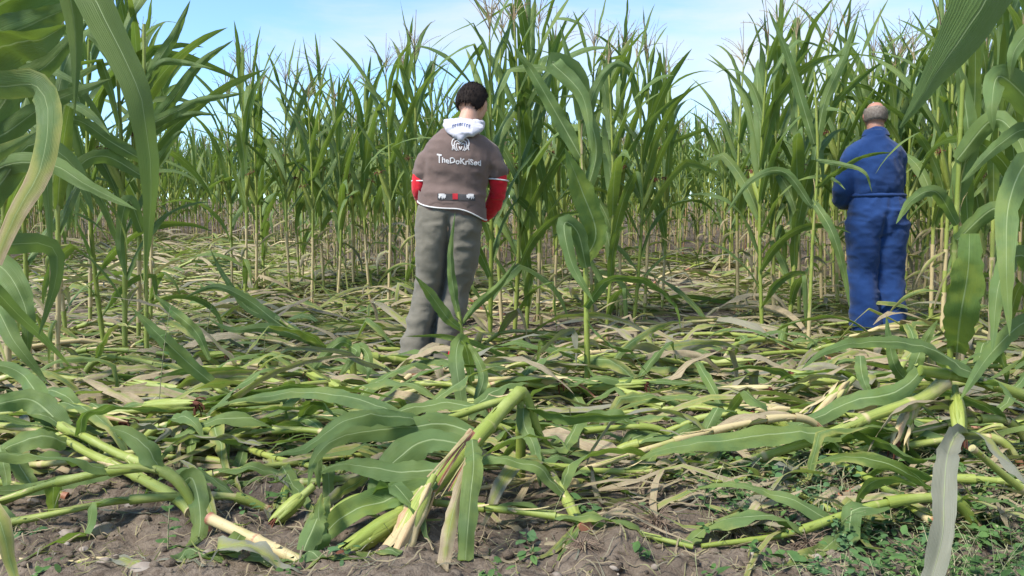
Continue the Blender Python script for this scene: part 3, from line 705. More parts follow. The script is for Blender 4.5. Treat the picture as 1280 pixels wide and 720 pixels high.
# ------------------------------------------------------------------ fallen maize
def finish(root, loc):
    root.location = loc; iv = Matrix.Translation(-Vector(loc))
    for c in kids(root):
        c.matrix_parent_inverse = iv
def fallen(pts, r0, r1, rg, label, group, leaves='auto', nleaf=7, leafL=(.45, .8), leafW=(.04, .075), dry=(0, .3), sdry=.1, ears=1, lod=0, name='fallen_maize_stalk', rootdry=.9, th=(0, 50), side=None, husk_open=False, tass=False, ground=.006, hero=()):
    """maize stalk lying on the ground through world points pts, with its leaves, ears"""
    root = empty(name); L = float(np.linalg.norm(np.diff(pts, axis=0), axis=1).sum())
    n = 64 if lod == 0 else 14; path = spline(pts, n); srn = rg.random()
    t = np.linspace(0, 1, n); sm = MB()
    add_tube(sm, path, stalk_radii(n, L, r0, r1), 12 if lod == 0 else 6, srn, np.clip(sdry + rootdry * (1 - t / .22), sdry, 1.1) + .42 * np.exp(-(np.minimum((t * L % .17), .17 - (t * L % .17)) / .008) ** 2), mat=1)
    fm = MB(); T = nrm(np.gradient(path, axis=0))
    if lod == 0:      # split, papery sheath strips along the stalk
        for _ in range(int(L / .11)):
            k = rg.randrange(1, n - 5); k2 = min(n - 1, k + rg.randint(4, 8)); q_ = path[k:k2 + 1]; a_ = rg.uniform(-.4, PI + .4)
            sd_ = nrm(np.cross(T[k], [0, 0, 1.])); up_ = np.cross(sd_, T[k]); o_ = sd_ * math.cos(a_) + up_ * math.sin(a_)
            rr = (r0 + (r1 - r0) * k / n) * 1.10; fl = np.linspace(0, 1, len(q_)) ** 2.5 * rg.uniform(0, .035)
            add_leaf(sm, spline(q_ + o_ * (rr + .001) + o_[None] * fl[:, None], 12), np.cross(o_, T[k]), rr * rg.uniform(.8, 1.7), rg.uniform(-.3, .3), .5, .1, rg.random(), rg.uniform(.1, .75), 3, prof=np.linspace(1, .3, 12), rg=rg, torn=.3, mat=1)
    for i in range(nleaf):
        f = .16 + .8 * (i + rg.uniform(-.2, .2)) / nleaf; k = int(f * (n - 1)); p0 = path[k]
        a0 = math.atan2(T[k][1], T[k][0]); sg = 1 if i % 2 else -1
        az = a0 + sg * R(rg.uniform(6, 48)); t0 = R(rg.uniform(*th)) + math.asin(np.clip(T[k][2], -1, 1)) * .5
        LL = rg.uniform(*leafL) * (1 - .25 * abs(f - .5)); Wd = rg.uniform(*leafW)
        path2 = leaf_path(p0, az, t0, R(rg.uniform(40, 130)), LL, 17 if lod == 0 else 9, rg.uniform(.8, 1.6), (rg.uniform(.25, .7), R(rg.uniform(30, 90))) if rg.random() < .3 else None, rg.uniform(-.7, .7), ground + rg.uniform(0, .02))
        m = MB() if lod == 0 else fm; nn = len(path2)
        roll = np.cumsum([rg.uniform(-.45, .45) for _ in range(nn)]) * .8 + rg.uniform(-1.0, 1.0)
        add_leaf(m, path2, (-math.sin(az), math.cos(az), 0), Wd, spline(np.c_[np.linspace(0, 1, nn), roll], nn)[:, 1] * np.linspace(.3, 1, nn), rg.uniform(.05, .5), rg.uniform(.08, .22), rg.random(), rg.uniform(*dry) * (1 if rg.random() < .75 else 1.6), 7 if lod == 0 else 3, ground=.003, rg=rg, torn=.3, crumple=.022 if lod == 0 else 0)
        k0 = max(0, k - max(2, int(.13 / L * n))); qp = path[k0:k + 1]
        if len(qp) > 2: add_tube(m if lod == 0 else sm, qp, np.linspace(1.06, 1.55, len(qp)) * (r0 + (r1 - r0) * f), 10 if lod == 0 else 6, srn, sdry + .1 * rg.random(), False, mat=1)
        if lod == 0: part(m, 'leaf', MAT_PLANT, root)
    for e in range(ears):
        k = int(n * (.5 + .12 * e)); a0 = math.atan2(T[k][1], T[k][0]) + (.35 if e else -.4)
        em, sk = ear_mb(path[k] + [0, 0, r0], (math.cos(a0), math.sin(a0), .12), rg.uniform(.19, .25), .025, rg, sdry, True, husk_open)
        eo = part(em, 'ear', MAT_PLANT, root); 
        if lod == 0: so_ = part(sk, 'silk', [SILK], eo)
    part(sm, 'stalk', MAT_PLANT, root)
    if lod and nleaf: part(fm, 'foliage', MAT_PLANT, root)
    if tass: part(tassel_mb(path[-1], (T[-1][0] * 3, T[-1][1] * 3), .25, rg), 'tassel', [TASSEL], root)
    hero_leaves(root, hero, rg)
    loc = pts[0]; root.location = loc; iv = Matrix.Translation(-Vector(loc))
    for c in kids(root): c.matrix_parent_inverse = iv
    tag(root, label, 'maize stalk', group)
    return root
def hero_leaves(root, hero, rg):
    """each: (list of (px,py,d) along the blade, width m, options)"""
    for hl in hero:
        pts, Wd = hl[0], hl[1]; op = hl[2] if len(hl) > 2 else {}
        wp = np.array([P(*p) for p in pts]); path = spline(wp, op.get('n', 26)); m = MB()
        m_n = len(path)
        face = op.get('face', 'cam')       # which way the broad side looks
        T = nrm(path[1] - path[0])
        v = np.array([0, 0, 1.]) if face == 'up' else (CAM - path[0]) if face == 'cam' else np.array(face, float)
        side = np.cross(nrm(v), T)
        if np.linalg.norm(side) < .15: side = np.cross([0.5, .3, 1.], T)
        if face == 'cam': side = np.cross(nrm(CAM - path), nrm(np.gradient(path, axis=0)))
        if op.get('flip'): side = -side
        roll = op.get('roll', 0.0)
        if isinstance(roll, (list, tuple)): roll = np.interp(np.linspace(0, 1, m_n), np.linspace(0, 1, len(roll)), roll)
        else: roll = np.full(m_n, roll)
        if 'shade' in op:      # blade tilted so that the light falls on its far side
            k_ = m_n * 2 // 3; best = None
            for sg in (-1, 1):
                T_, S_, N_ = frames(path, nrm(side)); nn_ = -S_[k_] * math.sin(sg * op['shade']) + N_[k_] * math.cos(op['shade'])
                s_ = np.sign(nn_.dot(CAM - path[k_])) * nn_.dot(np.array(sd))
                if best is None or s_ < best[0]: best = (s_, sg)
            roll = np.full(m_n, best[1] * op['shade'])
        t = np.linspace(0, 1, m_n); prof = None
        if 'prof' in op: prof = np.interp(t, np.linspace(0, 1, len(op['prof'])), op['prof'])
        add_leaf(m, path, nrm(side), Wd, roll, op.get('fold', .25), op.get('ruf', .08), op.get('rnd', rg.random()), op.get('dry', rg.uniform(0, .12)), 9, prof=prof, ground=.004, rg=rg, torn=op.get('torn', .22), crumple=op.get('crumple', .02 if op.get('torn', 1) else .006))
        part(m, 'leaf', MAT_PLANT, root)

frg = random.Random(77)
def rand_fallen(px, d, az, L, label, group, lod, **kw):
    x, y = GX(px, d)[:2]
    if d > 3.2 and any(math.hypot(x + .5 * L * math.cos(az) - bx, y + .5 * L * math.sin(az) - bd) < br * .9 for bx, bd, br in BARE): return
    c, s = math.cos(az), math.sin(az); lat = frg.uniform(-.18, .18)
    hump = frg.uniform(.02, .16); pts = []
    for f in (0, .12, .4, .7, 1):
        X_ = x + c * L * f - s * lat * f * f; Y_ = y + s * L * f + c * lat * f * f
        pts.append([X_, Y_, H(X_, Y_) + {0: 0.0, .12: hump, .4: hump * .7 + .02, .7: .03, 1: .02}[f]])
    return fallen(np.array(pts), frg.uniform(.010, .0135), .006, frg, label, group, lod=lod, **kw)
# mid distance, each with its leaves as parts, by strips of the picture
MIDS = [
 ('fallen maize stalk near the left edge', (-60, 170), (2.9, 4.6), 9, 'fallen maize at the left edge'),
 ('fallen maize stalk before the pale straw', (180, 430), (2.8, 4.3), 9, 'fallen maize left of the boy'),
 ('fallen maize stalk in front of the boy', (430, 640), (2.9, 4.4), 8, 'fallen maize in front of the boy'),
 ('fallen maize stalk in the middle right of the boy', (650, 860), (2.9, 4.6), 9, 'fallen maize right of the boy'),
 ('fallen maize stalk before the man in blue', (870, 1100), (2.7, 4.7), 9, 'fallen maize in front of the man in blue'),
 ('fallen maize stalk near the right edge', (1110, 1330), (2.5, 4.0), 9, 'fallen maize at the right edge')]
for lb, pr, dr, n, gp in MIDS:
    items = []
    for i in range(n):
        px = pr[0] + (pr[1] - pr[0]) * (i + frg.uniform(.1, .9)) / n; d = frg.uniform(*dr)
        az = (0 if frg.random() < .5 else PI) + frg.gauss(0, .38)
        if abs(px - 555) < 120 and 3.9 < d: d = 3.7
        items.append((px, d, az))
    items.sort(key=lambda q: 640 + F_PX * ((q[0] - 640) / F_PX * q[1]) / q[1])
    for i, (px, d, az) in enumerate(items):
        gr = frg.random()
        rand_fallen(px, d, az, frg.uniform(1.0, 1.7), ordl(i, n, lb), gp, 0, nleaf=frg.randint(6, 9), dry=(0, .22) if gr < (.5 if d < 3.4 or px > 700 else .2) else (.3, .9), sdry=frg.choice([.05, .1, .25, .5]), ears=frg.choice([0, 0, 1]))
# close to the camera, filling between the big stalks
NEARF = [(70, 2.35, 3.2), (200, 2.4, .3), (330, 2.2, 3.4), (400, 2.15, -.1), (560, 2.3, .3), (250, 2.05, 3.0), (1060, 2.3, -.2), (1240, 2.05, 3.3), (30, 2.55, 3.3), (150, 2.7, .2), (300, 2.62, 3.0), (330, 2.75, .1), (440, 2.6, 2.9), (500, 2.7, .3), (760, 2.75, .05), (860, 2.8, 3.2), (930, 2.62, .15), (1010, 2.75, 2.9), (1120, 2.8, .1), (1260, 2.9, 2.8), (1300, 2.5, 3.0)]
for i, (px, d, az) in enumerate(NEARF):
    rand_fallen(px, d, az, frg.uniform(.7, 1.15), 'fallen maize stalk half hidden in the nearest tangle of green blades', 'fallen maize in the nearest tangle', 0, nleaf=frg.randint(3, 5), leafL=(.25, .5), leafW=(.045, .075), dry=(0, .3), sdry=frg.choice([.0, .1, .3]), ears=0)
# farther off
for px0, px1, n, lb, gp in ((60, 350, 60, 'flattened maize plant lying in the pale trampled band far left of the boy', 'flattened maize far left'),
                        (350, 620, 26, 'flattened maize plant lying on the ground behind the boy', 'flattened maize behind the boy'),
                        (620, 900, 34, 'flattened maize plant lying far back between the two men', 'flattened maize between the men'),
                        (900, 1300, 18, 'flattened maize plant lying near the blue overalls', 'flattened maize near the blue overalls')):
    for i in range(n):
        px = frg.uniform(px0, px1); d = frg.uniform(4.8, min(front(px) + .8, 15) if px < 900 else 6.5)
        rand_fallen(px, d, (0 if frg.random() < .5 else PI) + frg.gauss(0, .33), frg.uniform(1.2, 2.0), lb, gp, 1, nleaf=8, dry=(.3, .95), sdry=frg.uniform(.1, .7), ears=0, leafW=(.04, .075), leafL=(.5, .95))

# ------------------------------------------------------------------ people
def etube(mb, pts, ra, rb, n=14, ns=20, side=(1, 0, 0), pw=1.0):
    """closed elliptical tube with rounded ends through pts; ra = half width along side, rb = half depth"""
    c = spline(np.c_[np.array(pts, float), np.array(ra, float), np.array(rb, float)], n * max(1, len(pts) - 1))
    path, A_, B_ = c[:, :3], np.maximum(c[:, 3], .004), np.maximum(c[:, 4], .004)
    T, S, N = frames(path, side)
    a = np.linspace(0, 2 * PI, ns, endpoint=False)
    ca = np.sign(np.cos(a)) * np.abs(np.cos(a)) ** pw; sa = np.sign(np.sin(a)) * np.abs(np.sin(a)) ** pw
    rings = []
    def cap(i, sg):
        out = []
        for ph in (1.35, .95, .5):
            k = math.cos(ph); off = math.sin(ph) * min(A_[i], B_[i]) * .6
            out.append(path[i] + T[i] * off * sg + k * (A_[i] * ca[:, None] * S[i] + B_[i] * sa[:, None] * N[i]))
        return out
    rings += cap(0, -1)
    for i in range(len(path)): rings.append(path[i] + A_[i] * ca[:, None] * S[i] + B_[i] * sa[:, None] * N[i])
    rings += cap(len(path) - 1, 1)[::-1]
    V_ = np.array(rings); k = len(rings)
    V_ = np.vstack([V_.reshape(-1, 3), rings[0].mean(0)[None], rings[-1].mean(0)[None]])
    F_ = [tuple(f) for f in grid_faces(k, ns, True)]
    F3 = [((j + 1) % ns, j, k * ns) for j in range(ns)] + [((k - 1) * ns + j, (k - 1) * ns + (j + 1) % ns, k * ns + 1) for j in range(ns)]
    F_ = np.array(F_ + [(*f, -1) for f in F3]); mb.add(V_, F_)
def fuse(mb, voxel, smooth=6, fac=.5):
    """one continuous skin round overlapping volumes -> arrays"""
    me = mb.mesh('tmp', [SKIN]); o = bpy.data.objects.new('tmp', me); COL.objects.link(o)
    r = o.modifiers.new('r', 'REMESH'); r.mode = 'VOXEL'; r.voxel_size = voxel; r.adaptivity = 0
    s = o.modifiers.new('s', 'SMOOTH'); s.iterations = smooth; s.factor = fac
    dg = bpy.context.evaluated_depsgraph_get(); ev = o.evaluated_get(dg); m2 = bpy.data.meshes.new_from_object(ev)
    nv = len(m2.vertices); co = np.empty(nv * 3, np.float32); m2.vertices.foreach_get('co', co)
    no = np.empty(nv * 3, np.float32); m2.vertices.foreach_get('normal', no)
    F_ = np.array([list(p.vertices) + ([-1] if len(p.vertices) == 3 else []) for p in m2.polygons])
    bpy.data.objects.remove(o); bpy.data.meshes.remove(m2); bpy.data.meshes.remove(me)
    return co.reshape(-1, 3).astype(float), F_, no.reshape(-1, 3).astype(float)
def folds(V_, N_, amps):
    """amps: (amplitude, (sx,sy,sz), seed, mask or None)"""
    d = np.zeros(len(V_))
    for amp, sc, sd_, mk in amps:
        n = vnoise(V_[:, 0] * sc[0] + V_[:, 2] * sc[3] if len(sc) > 3 else V_[:, 0] * sc[0], V_[:, 1] * sc[1], V_[:, 2] * sc[2], sd_)
        n = (1 - np.abs(n) * 4) * .5
        d += amp * n * (1 if mk is None else mk(V_))
    return V_ + N_ * d[:, None]
def body_part(V_, F_, name, mats, parent):
    m = MB(); m.add(V_, F_); return part(m, name, mats, parent)
def sm(x, a, b): t = np.clip((x - a) / (b - a), 0, 1); return t * t * (3 - 2 * t)
def rotz(v, a, c):
    v = np.asarray(v, float) - c; ca, sa = math.cos(a), math.sin(a)
    return np.c_[v[:, 0] * ca - v[:, 1] * sa, v[:, 0] * sa + v[:, 1] * ca, v[:, 2]] + c
def rotx(v, a, c):
    v = np.asarray(v, float) - c; ca, sa = math.cos(a), math.sin(a)
    return np.c_[v[:, 0], v[:, 1] * ca - v[:, 2] * sa, v[:, 1] * sa + v[:, 2] * ca] + c
def add_head(mb, c, s, yaw, nod):
    """head looking along +Y before turning; c centre, s half height"""
    h = MB(); z = np.array
    k = s / .12
    etube(h, [(0, -.020, -.035), (0, -.016, .02), (0, -.01, .075)], [.066 * 1, .076, .058], [.080, .096, .070], side=(1, 0, 0))     # skull
    etube(h, [(0, .035, .06), (0, .042, 0), (0, .040, -.055), (0, .035, -.10)], [.056, .062, .050, .026], [.052, .052, .046, .030])  # face and jaw
    etube(h, [(0, .088, .022), (0, .103, -.010), (0, .112, -.030)], [.008, .011, .015], [.010, .012, .012], n=6, ns=10)   # nose
    etube(h, [(-.022, .086, -.058), (0, .092, -.056), (.022, .086, -.058)], [.006, .008, .006], [.007, .009, .007], n=5, ns=8, side=(0, 0, 1))  # upper lip
    etube(h, [(-.018, .084, -.070), (0, .090, -.072), (.018, .084, -.070)], [.006, .008, .006], [.006, .009, .006], n=5, ns=8, side=(0, 0, 1))
    etube(h, [(-.045, .078, .032), (-.02, .090, .036), (0, .088, .030), (.02, .090, .036), (.045, .078, .032)], [.007] * 5, [.008] * 5, n=5, ns=8, side=(0, 0, 1))  # brow
    for sg in (-1, 1):    # ears
        etube(h, [(sg * .070, -.002, -.030), (sg * .081, -.010, -.005), (sg * .080, -.012, .022), (sg * .072, .002, .030)], [.005, .007, .007, .004], [.010, .017, .016, .009], n=6, ns=10, side=(1, 0, 0))
        etube(h, [(sg * .028, .084, .008), (sg * .029, .088, .004)], [.012, .010], [.009, .007], n=4, ns=10)    # eyelids
    V_, F_, _, _, _ = h.arrays(); V_ = V_ * k * np.array([1.03, 1, 1])
    V_ = rotx(V_, nod, np.zeros(3)); V_ = rotz(V_, yaw, np.zeros(3)) + np.asarray(c)
    mb.add(V_, F_)
def hair_part(c, s, yaw, nod, mask, thick, mat, name, parent, seed, nst, stl):
    """hair: a close cap with strands, following the skull"""
    n = 70; th = np.linspace(0.001, PI, n); ph = np.linspace(0, 2 * PI, 90, endpoint=False)
    TH, PH = np.meshgrid(th, ph, indexing='ij'); k = s / .12
    D = np.stack([np.sin(TH) * np.cos(PH), np.sin(TH) * np.sin(PH), np.cos(TH)], -1)
    rad = np.array([.080, .104, .112]); V_ = D * rad + np.array([0, -.016, .018])
    V_[..., 1] = np.where((D[..., 1] > 0), V_[..., 1] * 1.02, V_[..., 1])
    keep = mask(D)
    r = vnoise(D[..., 0] * 9, D[..., 1] * 9, D[..., 2] * 9, seed) * .15 + vnoise(D[..., 0] * 30, D[..., 1] * 30, D[..., 2] * 30, seed + 1) * .3
    V_ = V_ + D * (thick * (np.clip(keep, 0, 1) * (1 + r))[..., None] - .010 * (1 - np.clip(keep, 0, 1))[..., None])
    V_ *= k; sh = V_.shape; Vf = V_.reshape(-1, 3); Df = D.reshape(-1, 3); kf = keep.reshape(-1)
    def xf(v): return rotz(rotx(v, nod, np.zeros(3)), yaw, np.zeros(3)) + np.asarray(c)
    F_ = grid_faces(n, 90, True); F_ = F_[(kf[F_] > .02).all(1)]
    m = MB(); m.add(xf(Vf), F_)
    q = np.random.RandomState(seed); idx = np.where((kf > .15) & (Df[:, 2] < .995))[0]; idx = q.choice(idx, nst)
    for i in idx:
        d0 = Df[i]; p0 = Vf[i] - d0 * .003; down = np.array([0, -.1, -1.]) - d0 * np.dot([0, -.1, -1.], d0); down = nrm(down) + q.normal(0, .22, 3)
        L_ = stl * q.uniform(.6, 1.3); sd_ = nrm(np.cross(d0, down)) * .0011
        pth = [p0, p0 + (down * .7 + d0 * .30) * L_ * .5, p0 + (down * 1.0 + d0 * .16) * L_]
        vv = np.array([pth[0] - sd_, pth[0] + sd_, pth[1] - sd_, pth[1] + sd_, pth[2]])
        m.add(xf(vv), np.array([(0, 1, 3, 2), (2, 3, 4, -1)]))
    return part(m, name, mat, parent)
def add_hand(mb, wrist, d, up, sg, size=.175):
    """palm, four curled fingers and a thumb leaving the side of the palm"""
    wrist = np.array(wrist, float); d = nrm(np.array(d, float)); up = nrm(np.array(up, float) - d * np.dot(up, d)); sd_ = np.cross(d, up) * sg
    k = size / .175
    etube(mb, [wrist - d * .03, wrist + d * .02 * k, wrist + d * .055 * k, wrist + d * .085 * k], [.024 * k, .030 * k, .038 * k, .036 * k], [.019 * k, .016 * k, .015 * k, .012 * k], n=6, ns=14, side=sd_)
    for j, (o, L_) in enumerate(((-.028, .070), (-.009, .080), (.010, .075), (.028, .058))):
        b = wrist + d * .078 * k + sd_ * o * k; c = .35 + .08 * j
        p1 = b + (d * math.cos(c) - up * math.sin(c)) * L_ * .42 * k; p2 = p1 + (d * math.cos(c * 2.4) - up * math.sin(c * 2.4)) * L_ * .33 * k; p3 = p2 + (d * math.cos(c * 3.6) - up * math.sin(c * 3.6)) * L_ * .28 * k
        etube(mb, [b - d * .012, b, p1, p2, p3], [.0095 * k, .0095 * k, .0088 * k, .008 * k, .0065 * k], [.0095 * k, .0095 * k, .0088 * k, .008 * k, .0065 * k], n=4, ns=8, side=sd_)
    b = wrist + d * .022 * k - sd_ * .026 * k
    etube(mb, [b, b - sd_ * .022 * k + d * .022 * k - up * .006, b - sd_ * .030 * k + d * .050 * k - up * .014, b - sd_ * .022 * k + d * .072 * k - up * .022], [.013 * k, .012 * k, .0105 * k, .008 * k], [.013 * k, .011 * k, .010 * k, .008 * k], n=4, ns=8, side=up)
def shoe(name, mat, a, toe, parent, ln=.27, h=.085, sole=None):
    m = MB(); a = np.array(a, float); t = nrm(np.array([toe[0], toe[1], 0.]))
    sdv = np.array([t[1], -t[0], 0])
    etube(m, [a - t * .05 + [0, 0, h * .55], a + t * .02 + [0, 0, h * .55], a + t * .10 + [0, 0, h * .42], a + t * .17 + [0, 0, h * .34]], [.036, .042, .047, .036], [h * .52, h * .55, h * .42, h * .33], n=6, ns=16, side=sdv, pw=.8)
    V_, F_, N_ = fuse(m, .007, 3); V_[:, 2] = np.maximum(V_[:, 2], a[2] + .004)
    o = body_part(V_, F_, name, mat, parent)
    s = MB(); etube(s, [a - t * .055 + [0, 0, .012], a + t * .05 + [0, 0, .012], a + t * .18 + [0, 0, .012]], [.038, .046, .038], [.011, .011, .011], n=6, ns=16, side=sdv, pw=.6)
    so_ = part(s, 'sole', sole or WHITE, o)
    return o

# ---- the boy
def build_boy():
    root = empty('person')
    # skin: one continuous body with head, neck, torso core, arms, hands and legs
    b = MB()
    hc = np.array([.278, .088, 1.568])
    add_head(b, hc, .118, R(-38), R(-33))
    etube(b, [(.215, .0, 1.36), (.235, .02, 1.44), (.262, .05, 1.53)], [.060, .055, .054], [.060, .056, .056])
    etube(b, [(.13, .01, .84), (.16, .0, 1.0), (.19, 0, 1.2), (.21, 0, 1.36)], [.15, .14, .16, .13], [.10, .09, .10, .08])
    etube(b, [(.21, .01, 1.31), (.36, .01, 1.258), (.428, .03, 1.09)], [.060, .046, .036], [.055, .044, .036], side=(0, 1, 0))
    etube(b, [(.435, .03, 1.09), (.40, .15, .97), (.335, .26, .90)], [.040, .034, .024], [.040, .034, .026], side=(0, 0, 1))
    etube(b, [(.20, .01, 1.31), (.045, .01, 1.25), (-.030, .02, 1.07)], [.060, .046, .036], [.055, .044, .036], side=(0, 1, 0))
    etube(b, [(-.030, .02, 1.07), (.0, .15, .98), (.08, .26, .94)], [.040, .034, .024], [.040, .034, .026], side=(0, 0, 1))
    add_hand(b, (.335, .26, .90), (-.55, .8, .1), (.3, .2, 1), 1); add_hand(b, (.08, .26, .94), (.5, .8, -.05), (-.3, .2, 1), -1)
    for hip, knee, ank, tx, ty in (((.06, .02, .82), (.02, .06, .47), (-.085, -.0, .10), -.45, .9), ((.20, .02, .82), (.165, .07, .46), (.085, .02, .10), .93, -.30)):
        etube(b, [hip, knee, ank], [.085, .058, .040], [.088, .06, .042])
        etube(b, [(ank[0], ank[1], .07), (ank[0] + .10 * tx, ank[1] + .10 * ty, .045), (ank[0] + .15 * tx, ank[1] + .15 * ty, .035)], [.034, .040, .03], [.035, .03, .02])
    V_, F_, N_ = fuse(b, .0075, 3); body_part(V_, F_, 'body', SKIN, root)
    # trousers
    t = MB()
    etube(t, [(.125, .0, .80), (.135, -.005, .90), (.15, .0, .985)], [.188, .194, .176], [.126, .128, .106], pw=.9)
    etube(t, [(.045, -.005, .84), (.030, .01, .66), (.012, .05, .47), (-.045, .02, .25), (-.085, 0, .045)], [.108, .098, .084, .082, .092], [.130, .118, .108, .100, .105])
    etube(t, [(.215, -.005, .84), (.205, .015, .66), (.168, .055, .46), (.122, .03, .25), (.085, .02, .045)], [.106, .100, .090, .084, .088], [.130, .118, .108, .100, .102])
    V_, F_, N_ = fuse(t, .011, 4)
    V_ = folds(V_, N_, [(.016, (5, 5, 9, 4), 1, lambda v: sm(v[:, 2], .85, .5)), (.010, (11, 9, 17, -6), 2, None), (.016, (4, 4, 26, 5), 3, lambda v: sm(v[:, 2], .28, .10)), (.007, (22, 16, 30, 9), 4, None), (.010, (10, 8, 13, -14), 5, lambda v: sm(v[:, 2], .65, .78))])
    # seat cleft between the legs
    cx_ = np.interp(V_[:, 2], [0, .25, .46, .66, .85], [0.0, .035, .090, .118, .130]); V_[:, 1] += .055 * np.exp(-((V_[:, 0] - cx_) / .020) ** 2) * sm(V_[:, 2], .95, .82) * (V_[:, 1] < .02)
    tro = body_part(V_, F_, 'trousers', TROUSER, root)
    pk = MB()
    # red long sleeves under the jersey
    for arm in ([(.415, .02, 1.20), (.428, .03, 1.09), (.405, .14, .98), (.345, .245, .905)], [(-.02, .02, 1.20), (-.036, .02, 1.07), (-.005, .14, .985), (.07, .245, .945)]):
        s = MB(); etube(s, arm, [.050, .048, .044, .038], [.050, .050, .046, .038], side=(0, 1, 0)); V_, F_, N_ = fuse(s, .009, 3)
        V_ = folds(V_, N_, [(.012, (12, 12, 26, 8), 6, None), (.006, (30, 30, 50, 8), 7, None)]); body_part(V_, F_, 'sleeve', RED, root)
    # jersey
    j = MB()
    etube(j, [(.152, .0, .945), (.155, -.005, 1.0), (.168, .0, 1.08), (.185, -.01, 1.20), (.203, -.01, 1.30), (.212, .0, 1.365), (.225, .01, 1.42)], [.192, .196, .186, .192, .190, .150, .070], [.132, .134, .120, .130, .122, .098, .072], pw=.86, n=8)
    etube(j, [(.30, .0, 1.322), (.375, .01, 1.27), (.408, .015, 1.21), (.422, .02, 1.155)], [.080, .074, .068, .067], [.072, .066, .066, .068], side=(0, 1, 0))
    etube(j, [(.11, .0, 1.316), (.032, .01, 1.26), (-.002, .015, 1.20), (-.018, .02, 1.145)], [.080, .074, .068, .067], [.072, .066, .066, .068], side=(0, 1, 0))
    V_, F_, N_ = fuse(j, .0095, 5)
    V_ = folds(V_, N_, [(.010, (5, 5, 7, 5), 11, None), (.010, (9, 6, 15, -7), 12, lambda v: sm(v[:, 2], 1.22, 1.0)), (.007, (18, 10, 22, 10), 13, None), (.010, (12, 8, 14, 14), 14, lambda v: sm(np.abs(v[:, 0] - .2), .12, .2))])
    jer = body_part(V_, F_, 't_shirt', SHIRT, root)
    bvh = BVHTree.FromPolygons([Vector(v) for v in V_], [[i for i in f if i >= 0] for f in F_.tolist()])
    def on_back(x, z, off=.0025):
        h = bvh.ray_cast(Vector((x, -1.0, z)), Vector((0, 1, 0)))
        return (np.array(h[0]) + np.array([0, -off, 0])) if h[0] is not None else np.array([x, -.14, z])
    def stroke(m, pts, wd, off=.0025, n=14):
        c = spline(np.c_[np.array(pts, float), np.zeros(len(pts))], n)[:, :2]; T = nrm(np.gradient(c, axis=0)); N2 = np.c_[-T[:, 1], T[:, 0]] * wd / 2
        A_ = np.array([on_back(*(p - q_), off) for p, q_ in zip(c, N2)]); B_ = np.array([on_back(*(p + q_), off) for p, q_ in zip(c, N2)])
        m.add(np.stack([A_, B_], 1), grid_faces(n, 2))
    def patch(m, x0, x1, z0, z1, off, nx=20, nz=6, sl=0.0):
        v = [on_back(x, z + sl * (x - x0), off) for z in np.linspace(z0, z1, nz) for x in np.linspace(x0, x1, nx)]
        m.add(np.array(v), grid_faces(nz, nx))
    # hems
    for ring, wd in (((.425, .02, 1.122), .067), ((-.022, .02, 1.112), .067)):
        h = MB(); a = np.linspace(0, 2 * PI, 28); tilt = .10 if ring[0] > 0 else .03
        pth = np.array([[ring[0] + math.cos(q_) * wd, ring[1] + math.sin(q_) * (wd - .003), ring[2] - tilt * math.cos(q_) * wd] for q_ in a]); add_tube(h, pth, .0045, 6, cap=False); part(h, 'cuff_trim', WHITE, jer)
    h = MB(); pth = []
    for q_ in np.linspace(0, 2 * PI, 70):
        ca, sa = math.cos(q_), math.sin(q_); ca = math.copysign(abs(ca) ** .9, ca); x = .152 + .206 * ca; z = .938 - .16 * ca * abs(ca) * .35 + .008 * math.sin(3 * q_)
        pth.append([x, .146 * math.copysign(abs(sa) ** .9, sa), z])
    add_tube(h, np.array(pth), .0045, 6, cap=False); part(h, 'hem_trim', WHITE, jer)
    # skirt of the jersey between body and hem
    k_ = MB(); pth = np.array(pth); top = pth.copy(); top[:, 2] += .07; top[:, :2] = (top[:, :2] - [.152, 0]) * .985 + [.154, 0]
    V2 = np.stack([top, (top + pth) / 2 + [0, 0, 0], pth]); k_.add(V2, grid_faces(3, 70)); part(k_, 'hem_band', SHIRT, jer)
    # lettering
    cu = bpy.data.curves.new('lettering', 'FONT'); cu.body = 'TheDoKriSed'; cu.size = .046; cu.align_x = 'CENTER'; cu.resolution_u = 3; cu.offset = .0010; cu.space_character = 1.0
    to = bpy.data.objects.new('tmp', cu); COL.objects.link(to); dg = bpy.context.evaluated_depsgraph_get(); tm = bpy.data.meshes.new_from_object(to.evaluated_get(dg))
    tv = np.array([v.co[:] for v in tm.vertices]); tf = [list(p.vertices) for p in tm.polygons]; bpy.data.objects.remove(to)
    jit = np.sin(tv[:, 0] * 130) * .0025
    wv_ = np.array([on_back(.197 + x, 1.205 + z * (1.5 if abs(x) > .10 and x < 0 else 1.0) + jj - x * .07, .003) for (x, z, _), jj in zip(tv, jit)])
    F3 = np.array([f + [-1] if len(f) == 3 else f for f in tf if len(f) in (3, 4)])
    m = MB(); m.add(wv_, F3); part(m, 'lettering', WHITE, jer)
    # emblem: looping pale tentacles around a dark centre
    m = MB(); cx, cz = .205, 1.318
    for sg in (-1, 1):
        for pts, wd in (([(0, .005), (.018, .034), (.042, .030), (.050, .005), (.040, -.022), (.034, -.030)], .006),
                        ([(.004, .010), (.020, .022), (.034, .012), (.036, -.008), (.028, -.030), (.022, -.038)], .005),
                        ([(.006, .0), (.018, .006), (.024, -.006), (.020, -.026), (.012, -.036)], .005),
                        ([(.030, .002), (.040, -.006), (.046, -.020), (.048, -.034)], .005)):
            stroke(m, [(cx + sg * x, cz + z) for x, z in pts], wd, .003)
    stroke(m, [(cx - .008, cz - .012), (cx, cz - .030), (cx + .008, cz - .012)], .007, .003); part(m, 'emblem', WHITE, jer)
    m = MB(); patch(m, cx - .010, cx + .012, cz - .006, cz + .030, .002, 5, 6); part(m, 'emblem_centre', PRINTG, jer)
